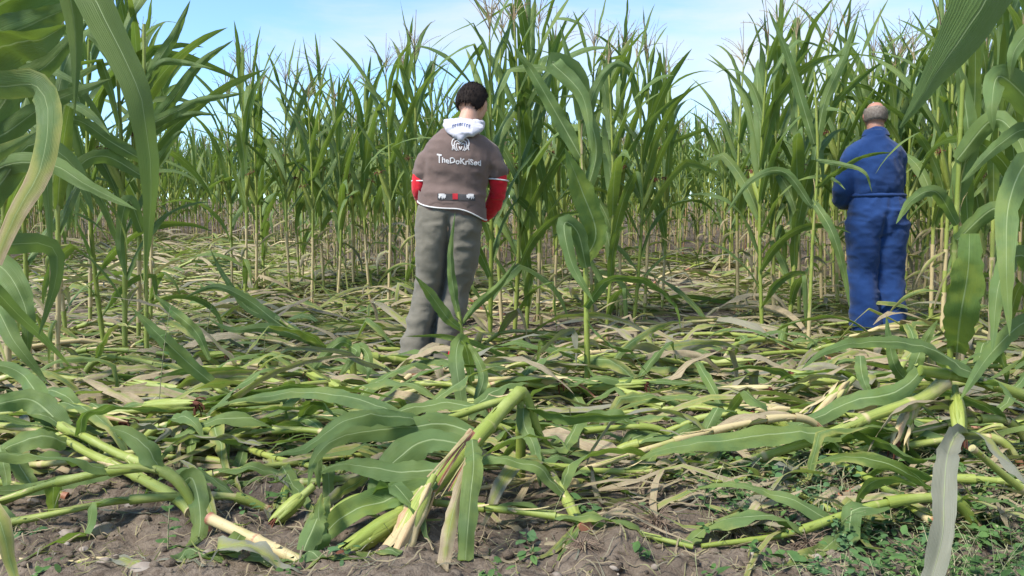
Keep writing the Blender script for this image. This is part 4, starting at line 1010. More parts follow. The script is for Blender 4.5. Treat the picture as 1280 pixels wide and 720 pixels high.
    # printed band with pale sheep-like shapes and a red block
    m = MB(); patch(m, .070, .290, .998, 1.034, .0028, 24, 5, -.03); part(m, 'printed_band', PRINTG, jer)
    m = MB(); patch(m, .158, .188, 1.000, 1.034, .0045, 5, 5); part(m, 'red_block', PRINTR, jer)
    m = MB()
    for bx, sg in ((.094, 1), (.264, -1)):
        for ox, oz, w_, h_ in ((0, .022, .034, .016), (sg * .014, .016, .022, .018), (-.012, .006, .007, .016), (.004, .005, .007, .016), (.015, .006, .007, .014)):
            stroke(m, [(bx + ox - w_ / 2, 1.002 + oz), (bx + ox, 1.0035 + oz), (bx + ox + w_ / 2, 1.002 + oz)], h_, .005, 8)
    part(m, 'pale_figures', WHITE, jer)
    # hood lying on the shoulders
    h = MB()
    etube(h, [(.325, .06, 1.455), (.305, -.01, 1.440), (.262, -.055, 1.425), (.205, -.060, 1.415), (.155, -.01, 1.415), (.148, .06, 1.43)], [.028, .034, .034, .034, .034, .028], [.022, .030, .034, .034, .030, .022], side=(0, 0, 1), n=8)
    etube(h, [(.225, -.07, 1.445), (.215, -.105, 1.41), (.208, -.125, 1.375), (.205, -.135, 1.345)], [.120, .112, .066, .018], [.030, .028, .022, .012], n=8)
    etube(h, [(.28, .085, 1.44), (.25, .12, 1.40), (.23, .13, 1.36)], [.05, .04, .02], [.03, .02, .02])
    V_, F_, N_ = fuse(h, .007, 4); V_ = folds(V_, N_, [(.012, (14, 14, 22, 10), 21, None), (.007, (34, 30, 40, -12), 22, None)])
    hood = body_part(V_, F_, 'hood', HOODC, root)
    bv2 = BVHTree.FromPolygons([Vector(v) for v in V_], [[i for i in f if i >= 0] for f in F_.tolist()])
    m = MB(); qh = np.random.RandomState(3)
    for i in range(8):       # worn navy lettering marks across the hood
        x0 = .160 + i * .0135; z0 = 1.428 - .004 * abs(i - 3.5)
        for (ax, az_, bx, bz) in ((0, 0, 0, .016), (0, .016, .008, .016), (0, .008, .008, .008))[: qh.randint(2, 4)]:
            pts = []
            for f in np.linspace(0, 1, 4):
                for o in (-.0018, .0018):
                    x, z = x0 + ax + (bx - ax) * f + (o if ax == bx else 0), z0 + az_ + (bz - az_) * f + (0 if ax == bx else o)
                    hh = bv2.ray_cast(Vector((x, -1, z)), Vector((0, 1, 0))); pts.append(np.array(hh[0]) - [0, .002, 0] if hh[0] is not None else np.array([x, -.1, z]))
            m.add(np.array(pts), grid_faces(4, 2))
    part(m, 'hood_print', NAVY, hood)
    # hair: short and dark, low on the nape
    def mask(D):
        lim = np.where(D[..., 1] < .1, -.62, np.where(np.abs(D[..., 0]) > .55, -.15 + .6 * np.clip(D[..., 1], 0, 1), .52))
        lim = lim + .22 * vnoise(D[..., 0] * 7, D[..., 1] * 7, D[..., 2] * 3, 9) + .12 * vnoise(D[..., 0] * 22, D[..., 1] * 22, D[..., 2] * 5, 9)
        lim = lim + .45 * sm(D[..., 1], -.15, .35) * (np.abs(D[..., 0]) > .3)
        return np.clip((D[..., 2] - lim) * 8, 0, 1)
    hair_part(hc, .118, R(-38), R(-33), mask, .013, HAIR, 'hair', root, 5, 2600, .022)
    # shoes
    shoe('shoe', SHOE, (-.10, .0, .0), (-.45, .9), root); shoe('shoe', SHOER, (.115, -.03, .03), (.90, -.42), root)
    p = G(535, 457); root.location = (p[0], p[1], H(p[0], p[1])); root.rotation_euler = (0, 0, R(3)); root.scale = (.942, .942, .942)
    tag(root, 'dark haired boy in brown printed jersey over red sleeves, seen from behind among the maize', 'person')
    return root

# ---- the man
def build_man():
    root = empty('person')
    b = MB(); hc = np.array([-.045, .055, 1.665])
    add_head(b, hc, .118, R(-12), R(-14))
    etube(b, [(-.06, .0, 1.46), (-.055, .01, 1.53), (-.05, .03, 1.61)], [.064, .060, .060], [.062, .060, .062])
    etube(b, [(-.02, .0, .92), (-.04, 0, 1.1), (-.06, 0, 1.3), (-.07, 0, 1.46)], [.15, .15, .17, .13], [.10, .10, .11, .08])
    etube(b, [(-.07, .0, 1.44), (.075, .0, 1.385), (.130, .05, 1.18)], [.07, .055, .042], [.06, .052, .042], side=(0, 1, 0))
    etube(b, [(.130, .05, 1.18), (.155, .14, 1.11), (.165, .20, 1.09)], [.042, .034, .026], [.042, .034, .027], side=(0, 0, 1))
    etube(b, [(-.08, .0, 1.44), (-.205, .0, 1.38), (-.268, .02, 1.14)], [.07, .055, .042], [.06, .052, .042], side=(0, 1, 0))
    etube(b, [(-.268, .02, 1.14), (-.23, .14, 1.05), (-.16, .26, 1.04)], [.042, .034, .026], [.042, .034, .027], side=(0, 0, 1))
    add_hand(b, (.167, .19, 1.09), (.22, .6, -.25), (.9, .1, .4), 1, .18); add_hand(b, (-.18, .26, 1.04), (.6, .7, .0), (-.2, .2, 1), -1, .18)
    for hip, knee, ank in (((-.12, .0, .90), (-.10, .05, .50), (-.08, .0, .10)), ((.06, .0, .90), (.09, .05, .50), (.12, .0, .10))):
        etube(b, [hip, knee, ank], [.09, .06, .042], [.09, .062, .044])
        etube(b, [(ank[0], ank[1] - .02, .07), (ank[0], ank[1] + .10, .045), (ank[0], ank[1] + .16, .035)], [.034, .040, .03], [.035, .03, .02])
    V_, F_, N_ = fuse(b, .0075, 3); body_part(V_, F_, 'body', SKIN2, root)
    # one-piece overall
    t = MB()
    etube(t, [(-.025, .0, .86), (-.03, -.01, .97), (-.032, .0, 1.085), (-.045, -.005, 1.16), (-.06, -.01, 1.30), (-.065, -.005, 1.42), (-.062, .0, 1.49), (-.058, .005, 1.55)], [.200, .205, .182, .180, .182, .165, .105, .070], [.142, .150, .122, .142, .150, .128, .095, .072], pw=.88, n=8)
    etube(t, [(-.125, .0, .88), (-.115, .02, .68), (-.10, .05, .50), (-.09, .02, .28), (-.08, 0, .03)], [.125, .112, .103, .100, .104], [.135, .118, .108, .104, .110])
    etube(t, [(.075, .0, .88), (.085, .02, .68), (.098, .05, .50), (.112, .02, .28), (.125, 0, .03)], [.122, .112, .103, .100, .104], [.135, .118, .108, .104, .110])
    etube(t, [(.0, .0, 1.42), (.075, .0, 1.375), (.112, .03, 1.28), (.132, .055, 1.175), (.160, .14, 1.115)], [.090, .084, .070, .062, .048], [.085, .082, .074, .066, .050], side=(0, 1, 0), n=8)
    etube(t, [(-.13, .0, 1.42), (-.205, .0, 1.37), (-.245, .01, 1.26), (-.268, .02, 1.14), (-.235, .12, 1.06), (-.17, .24, 1.04)], [.090, .086, .074, .068, .060, .044], [.085, .084, .080, .076, .066, .046], side=(0, 1, 0), n=8)
    V_, F_, N_ = fuse(t, .011, 4)
    up = lambda v: sm(v[:, 2], 1.05, 1.15)
    waist = lambda v: np.exp(-((v[:, 2] - 1.06) / .09) ** 2)
    V_ = folds(V_, N_, [(.014, (6, 6, 7, 5), 31, None), (.009, (10, 8, 13, -8), 32, None), (.006, (20, 16, 26, 10), 33, None), (.010, (38, 12, 5), 34, waist), (.016, (5, 4, 24, 6), 35, lambda v: sm(v[:, 2], .35, .12)), (.012, (8, 6, 18, 16), 36, lambda v: sm(v[:, 2], .75, .9) * sm(v[:, 2], 1.05, .95))])
    V_[:, 1] += .028 * np.exp(-((V_[:, 0] + .022) / .024) ** 2) * sm(V_[:, 2], .74, .82) * sm(V_[:, 2], 1.0, .9) * (V_[:, 1] < 0)
    ov = body_part(V_, F_, 'overalls', BLUE, root)
    # collar, waistband seam
    h = MB(); a = np.linspace(0, 2 * PI, 32, endpoint=True)
    r0_ = np.array([[-.056 + math.cos(q_) * .078, .008 + math.sin(q_) * .074, 1.535] for q_ in a]); r1_ = r0_ + [0, .004, .035]; r1_[:, :2] = (r1_[:, :2] - [-.055, .012]) * .98 + [-.055, .012]
    r2_ = np.array([[-.056 + math.cos(q_) * .098, .006 + math.sin(q_) * .094, 1.528] for q_ in a]); h.add(np.stack([r0_, r1_, r1_ * [1, 1, 1] + [0, 0, .004], (r1_ + r2_) / 2 + [0, 0, .008], r2_]), grid_faces(5, 32)); part(h, 'collar', BLUE, ov)
    h = MB(); pth = []
    for q_ in np.linspace(0, 2 * PI, 90):
        rr = 1 + .012 * math.sin(q_ * 31) + .008 * math.sin(q_ * 47)
        pth.append([-.034 + .188 * rr * math.copysign(abs(math.cos(q_)) ** .9, math.cos(q_)), -.002 + .127 * rr * math.copysign(abs(math.sin(q_)) ** .9, math.sin(q_)), 1.088])
    add_tube(h, np.array(pth), .014, 8, cap=False, squash=1.3); part(h, 'elastic_waistband', BLUE, ov)
    # grey hair round back and sides, bare crown
    def mask(D):
        low = np.where(D[..., 1] < .15, -.60, -.05) + .5 * sm(D[..., 1], -.1, .4)
        return np.clip((D[..., 2] - low) * 7, 0, 1) * np.clip((.42 + .3 * vnoise(D[..., 0] * 6, D[..., 1] * 6, D[..., 2] * 6, 3) - D[..., 2]) * 5, 0, 1) * np.clip((.55 - D[..., 1]) * 8, 0, 1)
    hair_part(hc, .118, R(-12), R(-14), mask, .0055, HAIR2, 'hair', root, 9, 2600, .011)
    shoe('boot', BOOT, (-.085, .0, .0), (-.1, 1), root, sole=BOOT); shoe('boot', BOOT, (.12, .0, .0), (.15, 1), root, sole=BOOT)
    p = GX(1100, 5.62); root.location = (p[0], p[1], p[2]); s = 0.94; root.scale = (s, s, s)
    tag(root, 'grey haired man in blue overalls with gathered waist, standing with his back turned at right', 'person')
    return root
boy = build_boy(); man = build_man()

# ------------------------------------------------------------------ the big broken stalks in the foreground
hr = random.Random(3)
def PP(*l): return np.array([P(*p) for p in l])
def on_ground(p, up=0.012): return np.array([p[0], p[1], H(p[0], p[1]) + up])
gA = 'broken maize stalks in the foreground'
# upright stub, centre
fallen(np.vstack([GX(650, 2.52), P(651, 560, 2.5), P(652, 500, 2.5)]), .017, .0155, hr, 'short upright green maize stub at the centre with stalks snapped over its top', gA,
       nleaf=0, ears=0, sdry=.0, rootdry=.5, hero=[
       ([(652, 505, 2.5), (700, 518, 2.45), (760, 520, 2.4), (800, 517, 2.4)], .055, dict(face='up', roll=[.5, .9, 1.1, 1.1], dry=0, rnd=.2, fold=.5)),
       ([(650, 520, 2.5), (700, 560, 2.5), (735, 520, 2.7), (790, 530, 2.8)], .06, dict(face='up', roll=.5, dry=.0)),
       ([(655, 500, 2.5), (655, 530, 2.45), (668, 560, 2.4), (676, 610, 2.3)], .05, dict(dry=.1))])
fallen(PP((672, 548, 2.52), (655, 495, 2.5), (640, 500, 2.46), (590, 556, 2.3), (540, 610, 2.12), (480, 662, 1.98), (440, 700, 1.92)), .019, .024, hr,
       'thick pale green stalk bent down from the central stub towards the bottom edge', gA, nleaf=0, ears=0, sdry=.05, rootdry=.2, hero=[
       # wide leaf towards the lower left
       ([(545, 605, 2.1), (480, 625, 2.05), (430, 645, 2.0), (400, 680, 1.95), (385, 735, 1.9)], .085, dict(face='up', roll=[.5, .7, .9, 1.0], dry=.05, rnd=.75, flip=True, ruf=.05)),
       ([(590, 560, 2.3), (540, 548, 2.3), (500, 570, 2.25), (475, 600, 2.2), (455, 640, 2.15)], .10, dict(face='up', roll=[.6, .8, 1.0, .9], dry=0, rnd=.15, prof=[.5, .9, 1, .7, .05])),
       ([(600, 548, 2.35), (560, 530, 2.4), (500, 535, 2.35), (430, 545, 2.3), (395, 570, 2.25), (385, 610, 2.2)], .085, dict(face='up', roll=[.5, .8, .9, .7], dry=0, rnd=.3)),
       ([(560, 585, 2.2), (500, 590, 2.2), (440, 580, 2.2), (400, 590, 2.2)], .085, dict(face='up', roll=.7, dry=0.02, rnd=.1)),
       # tan half leaf and dark hanging leaf
       ([(585, 555, 2.2), (588, 575, 2.0), (572, 620, 1.9), (560, 670, 1.82), (552, 735, 1.75)], .036, dict(dry=.62, rnd=.3, ruf=.06, prof=[.7, 1, 1, 1, .9])),
       ([(590, 550, 2.2), (592, 580, 1.95), (588, 620, 1.88), (583, 680, 1.82), (580, 722, 1.8)], .052, dict(dry=-.12, rnd=.8, ruf=.03, torn=.3, prof=[.6, 1, 1, .95, .7]))])
rt_ = empty('torn_sheath', P(560, 590, 2.2)); m = MB()
for k_ in range(9):
    o_ = hr.uniform(-9, 9); a_ = P(595 + o_ * .7, 548 + o_ * .7 - 6, 2.27); b_ = P(545 + o_ * 1.2 + hr.uniform(-8, 8), 612 + o_ + hr.uniform(-12, 18), 2.06)
    q_ = spline([a_, (a_ + b_) / 2 + [0, 0, .004], b_ + [0, 0, hr.uniform(-.01, .02)]], 14)
    add_leaf(m, q_, np.cross(CAM - a_, b_ - a_) / 1.0, hr.uniform(.004, .012), hr.uniform(-.3, .3), .3, .15, hr.random(), hr.choice([.5, .8, .95, 1.1]), 3, prof=np.linspace(1, .4, 14), rg=hr, torn=.4, mat=1)
part(m, 'sheath_strips', MAT_PLANT, rt_); finish(rt_, tuple(P(560, 590, 2.2))); tag(rt_, 'torn brown and tan sheath strips along the bent centre stalk', 'torn sheath')
# ears on it
def loose_ear(px, py, d, px2, py2, d2, r, label, opened, seed):
    a, b = P(px, py, d), P(px2, py2, d2); rt = empty('maize_ear', a); L = np.linalg.norm(b - a)
    m, sk = ear_mb(a, b - a, L, r, random.Random(seed), .12 if opened else .02, True, opened); eo = part(m, 'husk', MAT_PLANT, rt); part(sk, 'silk', [SILK], eo)
    k = MB(); add_tube(k, np.linspace(a - nrm(b - a) * .04, a + nrm(b - a) * .03, 4), .011, 8, .5, .1, mat=1); part(k, 'shank', MAT_PLANT, rt)
    finish(rt, a); tag(rt, label, 'maize ear', 'maize ears on the ground')
loose_ear(508, 640, 2.02, 425, 695, 1.88, .031, 'plump yellow green maize ear in its husk near the bottom, left of the torn husk', False, 1)
loose_ear(535, 610, 2.05, 480, 725, 1.84, .033, 'maize ear with torn shaggy tan husk at the bottom of the bent stalk', True, 2)
loose_ear(378, 620, 2.15, 345, 650, 2.1, .022, 'small green ear below the pale leaf, left of centre', False, 6)
loose_ear(1060, 480, 2.95, 1010, 530, 2.8, .032, 'frayed ear of maize with tan tip in front of the blue overalls', True, 3)
loose_ear(1140, 505, 2.6, 1120, 555, 2.5, .028, 'drooping pale husk hanging beneath the thick right hand stalk', True, 4)
loose_ear(1195, 495, 2.6, 1200, 540, 2.5, .026, 'green husk with dark silk under the thick stalk at right', False, 5)
loose_ear(100, 520, 2.75, 155, 528, 2.7, .034, 'fat green ear half buried in leaves at the left', True, 8)
loose_ear(370, 520, 2.9, 330, 535, 2.85, .028, 'yellow green ear lying left of the dark drooping leaves', False, 9)
loose_ear(985, 515, 3.0, 940, 518, 3.0, .034, 'split ear with exposed tan husk strands on the soil right of centre', True, 10)
fallen(PP((668, 545, 2.54), (658, 498, 2.54), (620, 503, 2.5), (560, 522, 2.45), (500, 535, 2.4), (400, 545, 2.4)), .0135, .010, hr, 'slim green stalk snapped at the central stub and pointing left', gA,
       nleaf=0, ears=0, sdry=0, rootdry=.2, hero=[
       ([(520, 528, 2.42), (450, 500, 2.5), (380, 490, 2.6), (300, 500, 2.6), (265, 512, 2.6)], .062, dict(face='up', roll=[.3, .8, .9, .6], dry=.06, rnd=.9)),
       ([(500, 535, 2.4), (430, 530, 2.35), (400, 560, 2.3), (398, 600, 2.25), (400, 612, 2.25)], .06, dict(dry=0, rnd=.2)),
       ([(600, 508, 2.5), (540, 505, 2.55), (470, 520, 2.55), (395, 520, 2.6)], .055, dict(face='up', roll=.6, dry=.0, rnd=.3)),
       ([(540, 527, 2.45), (480, 520, 2.3), (430, 525, 2.2), (380, 560, 2.2), (340, 570, 2.2)], .07, dict(face='up', roll=.7, dry=.0, rnd=.3))])
fallen(np.vstack([on_ground(GX(735, 1.98)), P(722, 650, 2.05), P(703, 615, 2.2), P(680, 580, 2.4), P(664, 556, 2.5)]), .0155, .0125, hr, 'leaning green stalk with reddish foot right of the central stub', gA,
       nleaf=0, ears=0, sdry=0.0, rootdry=1.1, hero=[
       ([(705, 615, 2.15), (670, 585, 2.15), (630, 572, 2.15), (590, 578, 2.2), (560, 600, 2.2)], .05, dict(face='up', roll=.5, dry=.0, rnd=.6)),
       ([(700, 610, 2.2), (720, 575, 2.3), (770, 560, 2.4), (820, 575, 2.5), (850, 590, 2.5)], .055, dict(face='up', roll=[.3, .9, .8, .5], dry=.05, rnd=.8)),
       ([(725, 655, 2.02), (690, 690, 1.9), (650, 720, 1.8)], .022, dict(dry=.45, rnd=.7)),
       ([(728, 655, 2.0), (705, 690, 1.9), (690, 730, 1.8)], .016, dict(dry=.35, rnd=.9))])
fallen(np.vstack([on_ground(G(715, 614), .02), P(770, 603, 2.5), P(850, 588, 2.55), P(930, 580, 2.6), P(1000, 573, 2.65), P(1080, 565, 2.75), P(1150, 560, 2.9)]), .0135, .010, hr,
       'long straight light green stalk lying level on the soil right of centre', gA, nleaf=3, ears=0, sdry=.0, rootdry=.35, leafW=(.06, .085), dry=(0, .05), hero=[
       ([(1000, 573, 2.62), (960, 600, 2.5), (985, 605, 2.4), (1030, 625, 2.3), (1050, 655, 2.25)], .07, dict(face='up', roll=.6, dry=.0, rnd=.15)),
       ([(1030, 570, 2.65), (980, 545, 2.8), (920, 555, 2.8), (850, 575, 2.8), (790, 590, 2.75)], .075, dict(face='up', roll=[.4, .8, .9, .6], dry=.0, rnd=.6)),
       ([(1010, 575, 2.6), (1060, 540, 2.6), (1110, 540, 2.6), (1160, 590, 2.5), (1175, 620, 2.4)], .10, dict(face='up', roll=[.5, .8, .8, .4], dry=.0, rnd=.1)),
       ([(1015, 572, 2.62), (1050, 590, 2.5), (1110, 600, 2.45), (1180, 585, 2.4), (1230, 600, 2.4)], .10, dict(face='up', roll=.6, dry=.0, rnd=.5)),
       ([(1005, 570, 2.65), (1025, 545, 2.6), (1070, 580, 2.5), (1090, 625, 2.4)], .07, dict(face='up', roll=.9, dry=0, rnd=.1))])
# thick stalk on the right, its arching leaf
fallen(PP((1330, 512, 2.7), (1280, 494, 2.62), (1215, 474, 2.6), (1150, 463, 2.58)), .019, .0175, hr, 'thick bright green stalk propped off the ground at the right edge', gA,
       nleaf=0, ears=0, sdry=-.05, rootdry=.3, hero=[
       ([(1240, 482, 2.58), (1190, 452, 2.56), (1140, 430, 2.5), (1075, 428, 2.45), (1030, 440, 2.4), (1003, 460, 2.35)], .062, dict(face='up', roll=[.8, .9, .9, .8], dry=0, rnd=.05, fold=.2)),
       ([(1150, 463, 2.58), (1120, 490, 2.6), (1070, 500, 2.7), (1000, 530, 2.75), (930, 545, 2.8)], .075, dict(face='up', roll=.8, dry=.0, rnd=.3)),
       ([(1220, 476, 2.58), (1250, 480, 2.5), (1290, 515, 2.4), (1330, 540, 2.3)], .05, dict(face='up', roll=.6, dry=.0)),
       ([(1075, 445, 2.9), (1078, 470, 2.85), (1090, 500, 2.8)], .05, dict(dry=0)), ])
fallen(PP((1180, 478, 2.6), (1150, 500, 2.55), (1090, 520, 2.5), (1030, 545, 2.48), (940, 575, 2.48), (890, 590, 2.5)), .022, .012, hr, 'pale yellow stalk with brown split side lying under the thick right stalk', gA,
       nleaf=0, ears=0, sdry=.28, rootdry=.2, hero=[
       ([(1050, 540, 2.48), (990, 540, 2.45), (920, 548, 2.4), (840, 560, 2.4), (790, 578, 2.45)], .085, dict(face='up', roll=[.5, .7, .8, .6], dry=.03, rnd=.9)),
       ([(1060, 535, 2.5), (1110, 555, 2.4), (1150, 575, 2.35), (1200, 560, 2.4)], .095, dict(face='up', roll=.7, dry=0, rnd=.05))])
# grey drooping leaf, bottom right
rt = fallen(PP((1350, 640, 1.75), (1280, 612, 1.72), (1215, 560, 1.68)), .010, .007, hr, 'thin wilted stalk at the bottom right corner carrying a limp folded grey leaf', gA, nleaf=0, ears=0, sdry=.2, hero=[
       ([(1205, 545, 1.66), (1196, 542, 1.6), (1184, 572, 1.52), (1180, 620, 1.46), (1178, 670, 1.42), (1160, 740, 1.38)], .050, dict(dry=.8, rnd=1.2, fold=.5, ruf=.10, prof=[.55, .75, .95, 1, 1, .8], flip=True)),
       ([(1200, 543, 1.66), (1228, 546, 1.6), (1258, 575, 1.55), (1290, 612, 1.5), (1310, 640, 1.45)], .046, dict(face='up', dry=.7, rnd=1.2, roll=.5))])
fallen(np.vstack([P(1150, 735, 1.9), P(1100, 690, 2.0), P(1040, 640, 2.15), P(990, 612, 2.25)]), .014, .009, hr, 'green stalk end rising from the weeds at the bottom right', gA, nleaf=0, ears=0, sdry=0, rootdry=.1, hero=[
       ([(1100, 690, 2.0), (1030, 645, 2.0), (960, 615, 2.05), (900, 605, 2.1), (865, 615, 2.1)], .045, dict(face='up', roll=[.4, .8, .8, .6], dry=.0, rnd=.8)),
       ([(1060, 655, 2.1), (1080, 610, 2.1), (1120, 600, 2.1), (1150, 612, 2.1)], .06, dict(face='up', roll=.9, dry=.05, rnd=.85))])
# left foreground
fallen(PP((240, 640, 2.1), (222, 624, 2.15), (165, 592, 2.35), (110, 566, 2.5), (60, 540, 2.6), (-20, 530, 2.7)), .0165, .011, hr, 'thick light green stalk lying at left, its cut end above the bare stony soil', gA,
       nleaf=0, ears=0, sdry=.0, rootdry=.2, hero=[
       ([(150, 588, 2.38), (90, 600, 2.3), (40, 610, 2.25), (-10, 612, 2.2), (-40, 600, 2.2)], .055, dict(face='up', roll=[.4, .9, .9, .7], dry=.0, rnd=.8)),
       ([(85, 552, 2.5), (50, 545, 2.45), (10, 560, 2.4), (-30, 590, 2.3)], .085, dict(face='up', roll=.7, dry=.0, rnd=.8)),
       ([(222, 610, 2.15), (240, 598, 2.1), (250, 640, 2.02), (245, 680, 1.95), (215, 725, 1.88)], .062, dict(dry=.02, rnd=.82, ruf=.12)),
       ([(0, 560, 2.4), (3, 575, 2.3), (8, 600, 2.25), (8, 625, 2.2)], .04, dict(dry=0))])
fallen(PP((214, 592, 2.32), (150, 568, 2.42), (105, 545, 2.5), (75, 532, 2.6), (20, 500, 2.8)), .014, .010, hr, 'second green stalk at left lying along and above the first one', gA,
       nleaf=2, ears=0, sdry=.02, rootdry=.2, leafW=(.06, .08), dry=(0, .05), hero=[
       ([(80, 535, 2.6), (40, 500, 2.65), (0, 505, 2.6), (-40, 520, 2.6)], .10, dict(face='up', roll=.8, dry=.0, rnd=.2)),
       ([(100, 545, 2.5), (110, 515, 2.5), (170, 508, 2.5), (230, 512, 2.5)], .05, dict(face='up', roll=.6, dry=.0, rnd=.1)),
       ([(60, 520, 2.7), (30, 470, 2.9), (-10, 455, 2.9), (-40, 460, 2.9)], .08, dict(face='up', roll=.7, dry=.0, rnd=.1))])
fallen(np.vstack([P(262, 648, 2.0), P(330, 680, 1.9), P(385, 708, 1.83), P(430, 740, 1.76)]), .0135, .0135, hr, 'bare pinkish tan cut stalk lying slantwise at the bottom left of centre', gA,
       nleaf=0, ears=0, sdry=.55, rootdry=.3, hero=[
       ([(300, 668, 1.9), (290, 690, 1.85), (330, 700, 1.82), (360, 720, 1.8), (370, 740, 1.78)], .055, dict(face='up', dry=.3, rnd=.85, roll=.6)),
       ([(268, 650, 2.0), (255, 610, 2.1), (240, 585, 2.2), (225, 575, 2.3)], .03, dict(dry=.5, rnd=.8)),
       ([(380, 690, 1.85), (392, 660, 1.9), (405, 630, 1.95), (412, 618, 2.0)], .06, dict(dry=.22, rnd=.9, roll=.3, ruf=.15)), ])
fallen(PP((450, 597, 2.35), (400, 602, 2.36), (362, 608, 2.36), (355, 632, 2.25), (372, 655, 2.15)), .0125, .014, hr, 'kinked green stalk with pale papery leaves left of the bent centre stalk', gA,
       nleaf=0, ears=0, sdry=.12, rootdry=.5, hero=[
       ([(372, 608, 2.34), (330, 600, 2.4), (290, 605, 2.4), (250, 600, 2.4)], .05, dict(face='up', dry=0, rnd=.1, roll=.5)),
       ([(460, 595, 2.3), (420, 620, 2.2), (390, 640, 2.15), (380, 662, 2.1)], .045, dict(dry=.6, rnd=.9, ruf=.18, roll=.4)),
       ([(352, 620, 2.3), (345, 650, 2.2), (335, 668, 2.15), (340, 690, 2.1)], .035, dict(dry=.6, rnd=.9, ruf=.2)),])
fallen(PP((20, 512, 2.9), (110, 516, 2.85), (200, 512, 2.85), (260, 508, 2.9), (350, 502, 2.95)), .014, .010, hr, 'long level stalk under grey green leaves left of centre', gA,
       nleaf=3, ears=1, sdry=.1, rootdry=.3, leafW=(.05, .07), dry=(0, .3), hero=[
       ([(255, 508, 2.9), (310, 490, 2.85), (380, 482, 2.8), (450, 488, 2.8), (520, 505, 2.8)], .055, dict(face='up', roll=.6, dry=.03, rnd=.9)),
       ([(260, 510, 2.85), (330, 510, 2.75), (400, 505, 2.7), (480, 512, 2.7)], .045, dict(face='up', roll=.5, dry=.08, rnd=.9)),
       ([(180, 548, 2.6), (240, 545, 2.55), (320, 552, 2.5), (400, 548, 2.5)], .05, dict(face='up', roll=.5, dry=.12, rnd=.85))])
fallen(np.vstack([P(225, 735, 1.85), P(290, 712, 1.85), P(350, 700, 1.88), P(400, 690, 1.95)]), .010, .007, hr, 'flattened stalk with crumpled pale grey leaves along the bottom edge left of centre', gA, nleaf=0, ears=0, sdry=.4, hero=[
       ([(300, 712, 1.85), (270, 690, 1.84), (310, 682, 1.8), (345, 705, 1.78), (380, 735, 1.76)], .06, dict(face='up', dry=.62, rnd=1.2, roll=.6, ruf=.16)),
       ([(390, 700, 1.9), (400, 670, 1.9), (398, 640, 1.92), (402, 618, 1.95)], .062, dict(dry=.18, rnd=.7, ruf=.1, torn=.5)),
       ([(350, 700, 1.88), (395, 705, 1.82), (440, 712, 1.8), (480, 735, 1.78)], .05, dict(face='up', dry=.1, rnd=.3, roll=.6, ruf=.15))])
fallen(np.vstack([on_ground(G(20, 585)), P(60, 580, 2.5), P(120, 572, 2.5), P(200, 560, 2.5)]), .011, .008, hr, 'thin wilted stalk with pale curled leaves behind the two green stalks at left', gA, nleaf=0, ears=0, sdry=.4, hero=[
       ([(60, 640, 2.15), (110, 632, 2.15), (160, 640, 2.12), (225, 648, 2.1)], .022, dict(face='up', dry=.8, rnd=1.2, roll=.6, ruf=.2)),
       ([(150, 550, 2.5), (180, 530, 2.5), (210, 538, 2.45), (190, 555, 2.4)], .05, dict(face='up', dry=.7, rnd=.9, roll=.6, ruf=.2)),
       ([(200, 560, 2.5), (250, 545, 2.5), (300, 548, 2.45), (350, 560, 2.4)], .045, dict(face='up', dry=.6, rnd=.9, roll=.5, ruf=.2))])
fallen(np.vstack([P(1170, 655, 2.0), P(1120, 620, 2.15), P(1080, 595, 2.3), P(1040, 575, 2.5)]), .012, .010, hr, 'short light green stalk lying slantwise above the weeds at right', gA, nleaf=0, ears=0, sdry=.0, hero=[
       ([(1080, 595, 2.3), (1120, 580, 2.25), (1170, 600, 2.2), (1230, 640, 2.1)], .07, dict(face='up', dry=.0, rnd=.0, roll=.5)),
       ([(1160, 650, 2.0), (1200, 620, 2.05), (1250, 625, 2.0), (1300, 650, 1.95)], .06, dict(face='up', dry=.0, rnd=.0, roll=.6))])
fallen(np.vstack([P(-40, 690, 1.9), P(60, 705, 1.85), P(140, 700, 1.85), P(215, 715, 1.82)]), .009, .006, hr, 'thin torn stalk with dull leaves along the bottom edge at left', gA, nleaf=0, ears=0, sdry=.6, hero=[
       ([(215, 715, 1.82), (235, 690, 1.85), (262, 700, 1.82), (285, 735, 1.78)], .055, dict(face='up', dry=.1, rnd=.2, roll=.5)),
       ([(140, 700, 1.85), (180, 720, 1.8), (230, 718, 1.78), (270, 735, 1.75)], .04, dict(face='up', dry=.7, rnd=1.1, roll=.5, ruf=.2))])
fallen(np.vstack([P(640, 735, 1.75), P(560, 715, 1.82), P(500, 718, 1.84), P(440, 725, 1.85)]), .010, .007, hr, 'pale dry stalk with curled brown husk leaves at the bottom edge in the middle', gA, nleaf=0, ears=0, sdry=.7, hero=[
       ([(560, 715, 1.82), (590, 700, 1.85), (630, 706, 1.85), (680, 690, 1.9)], .022, dict(face='up', dry=.9, rnd=.6, roll=.4, ruf=.25)),
       ([(500, 716, 1.84), (460, 700, 1.86), (420, 712, 1.82), (380, 735, 1.78)], .05, dict(face='up', dry=.3, rnd=.5, roll=.6, ruf=.18))])
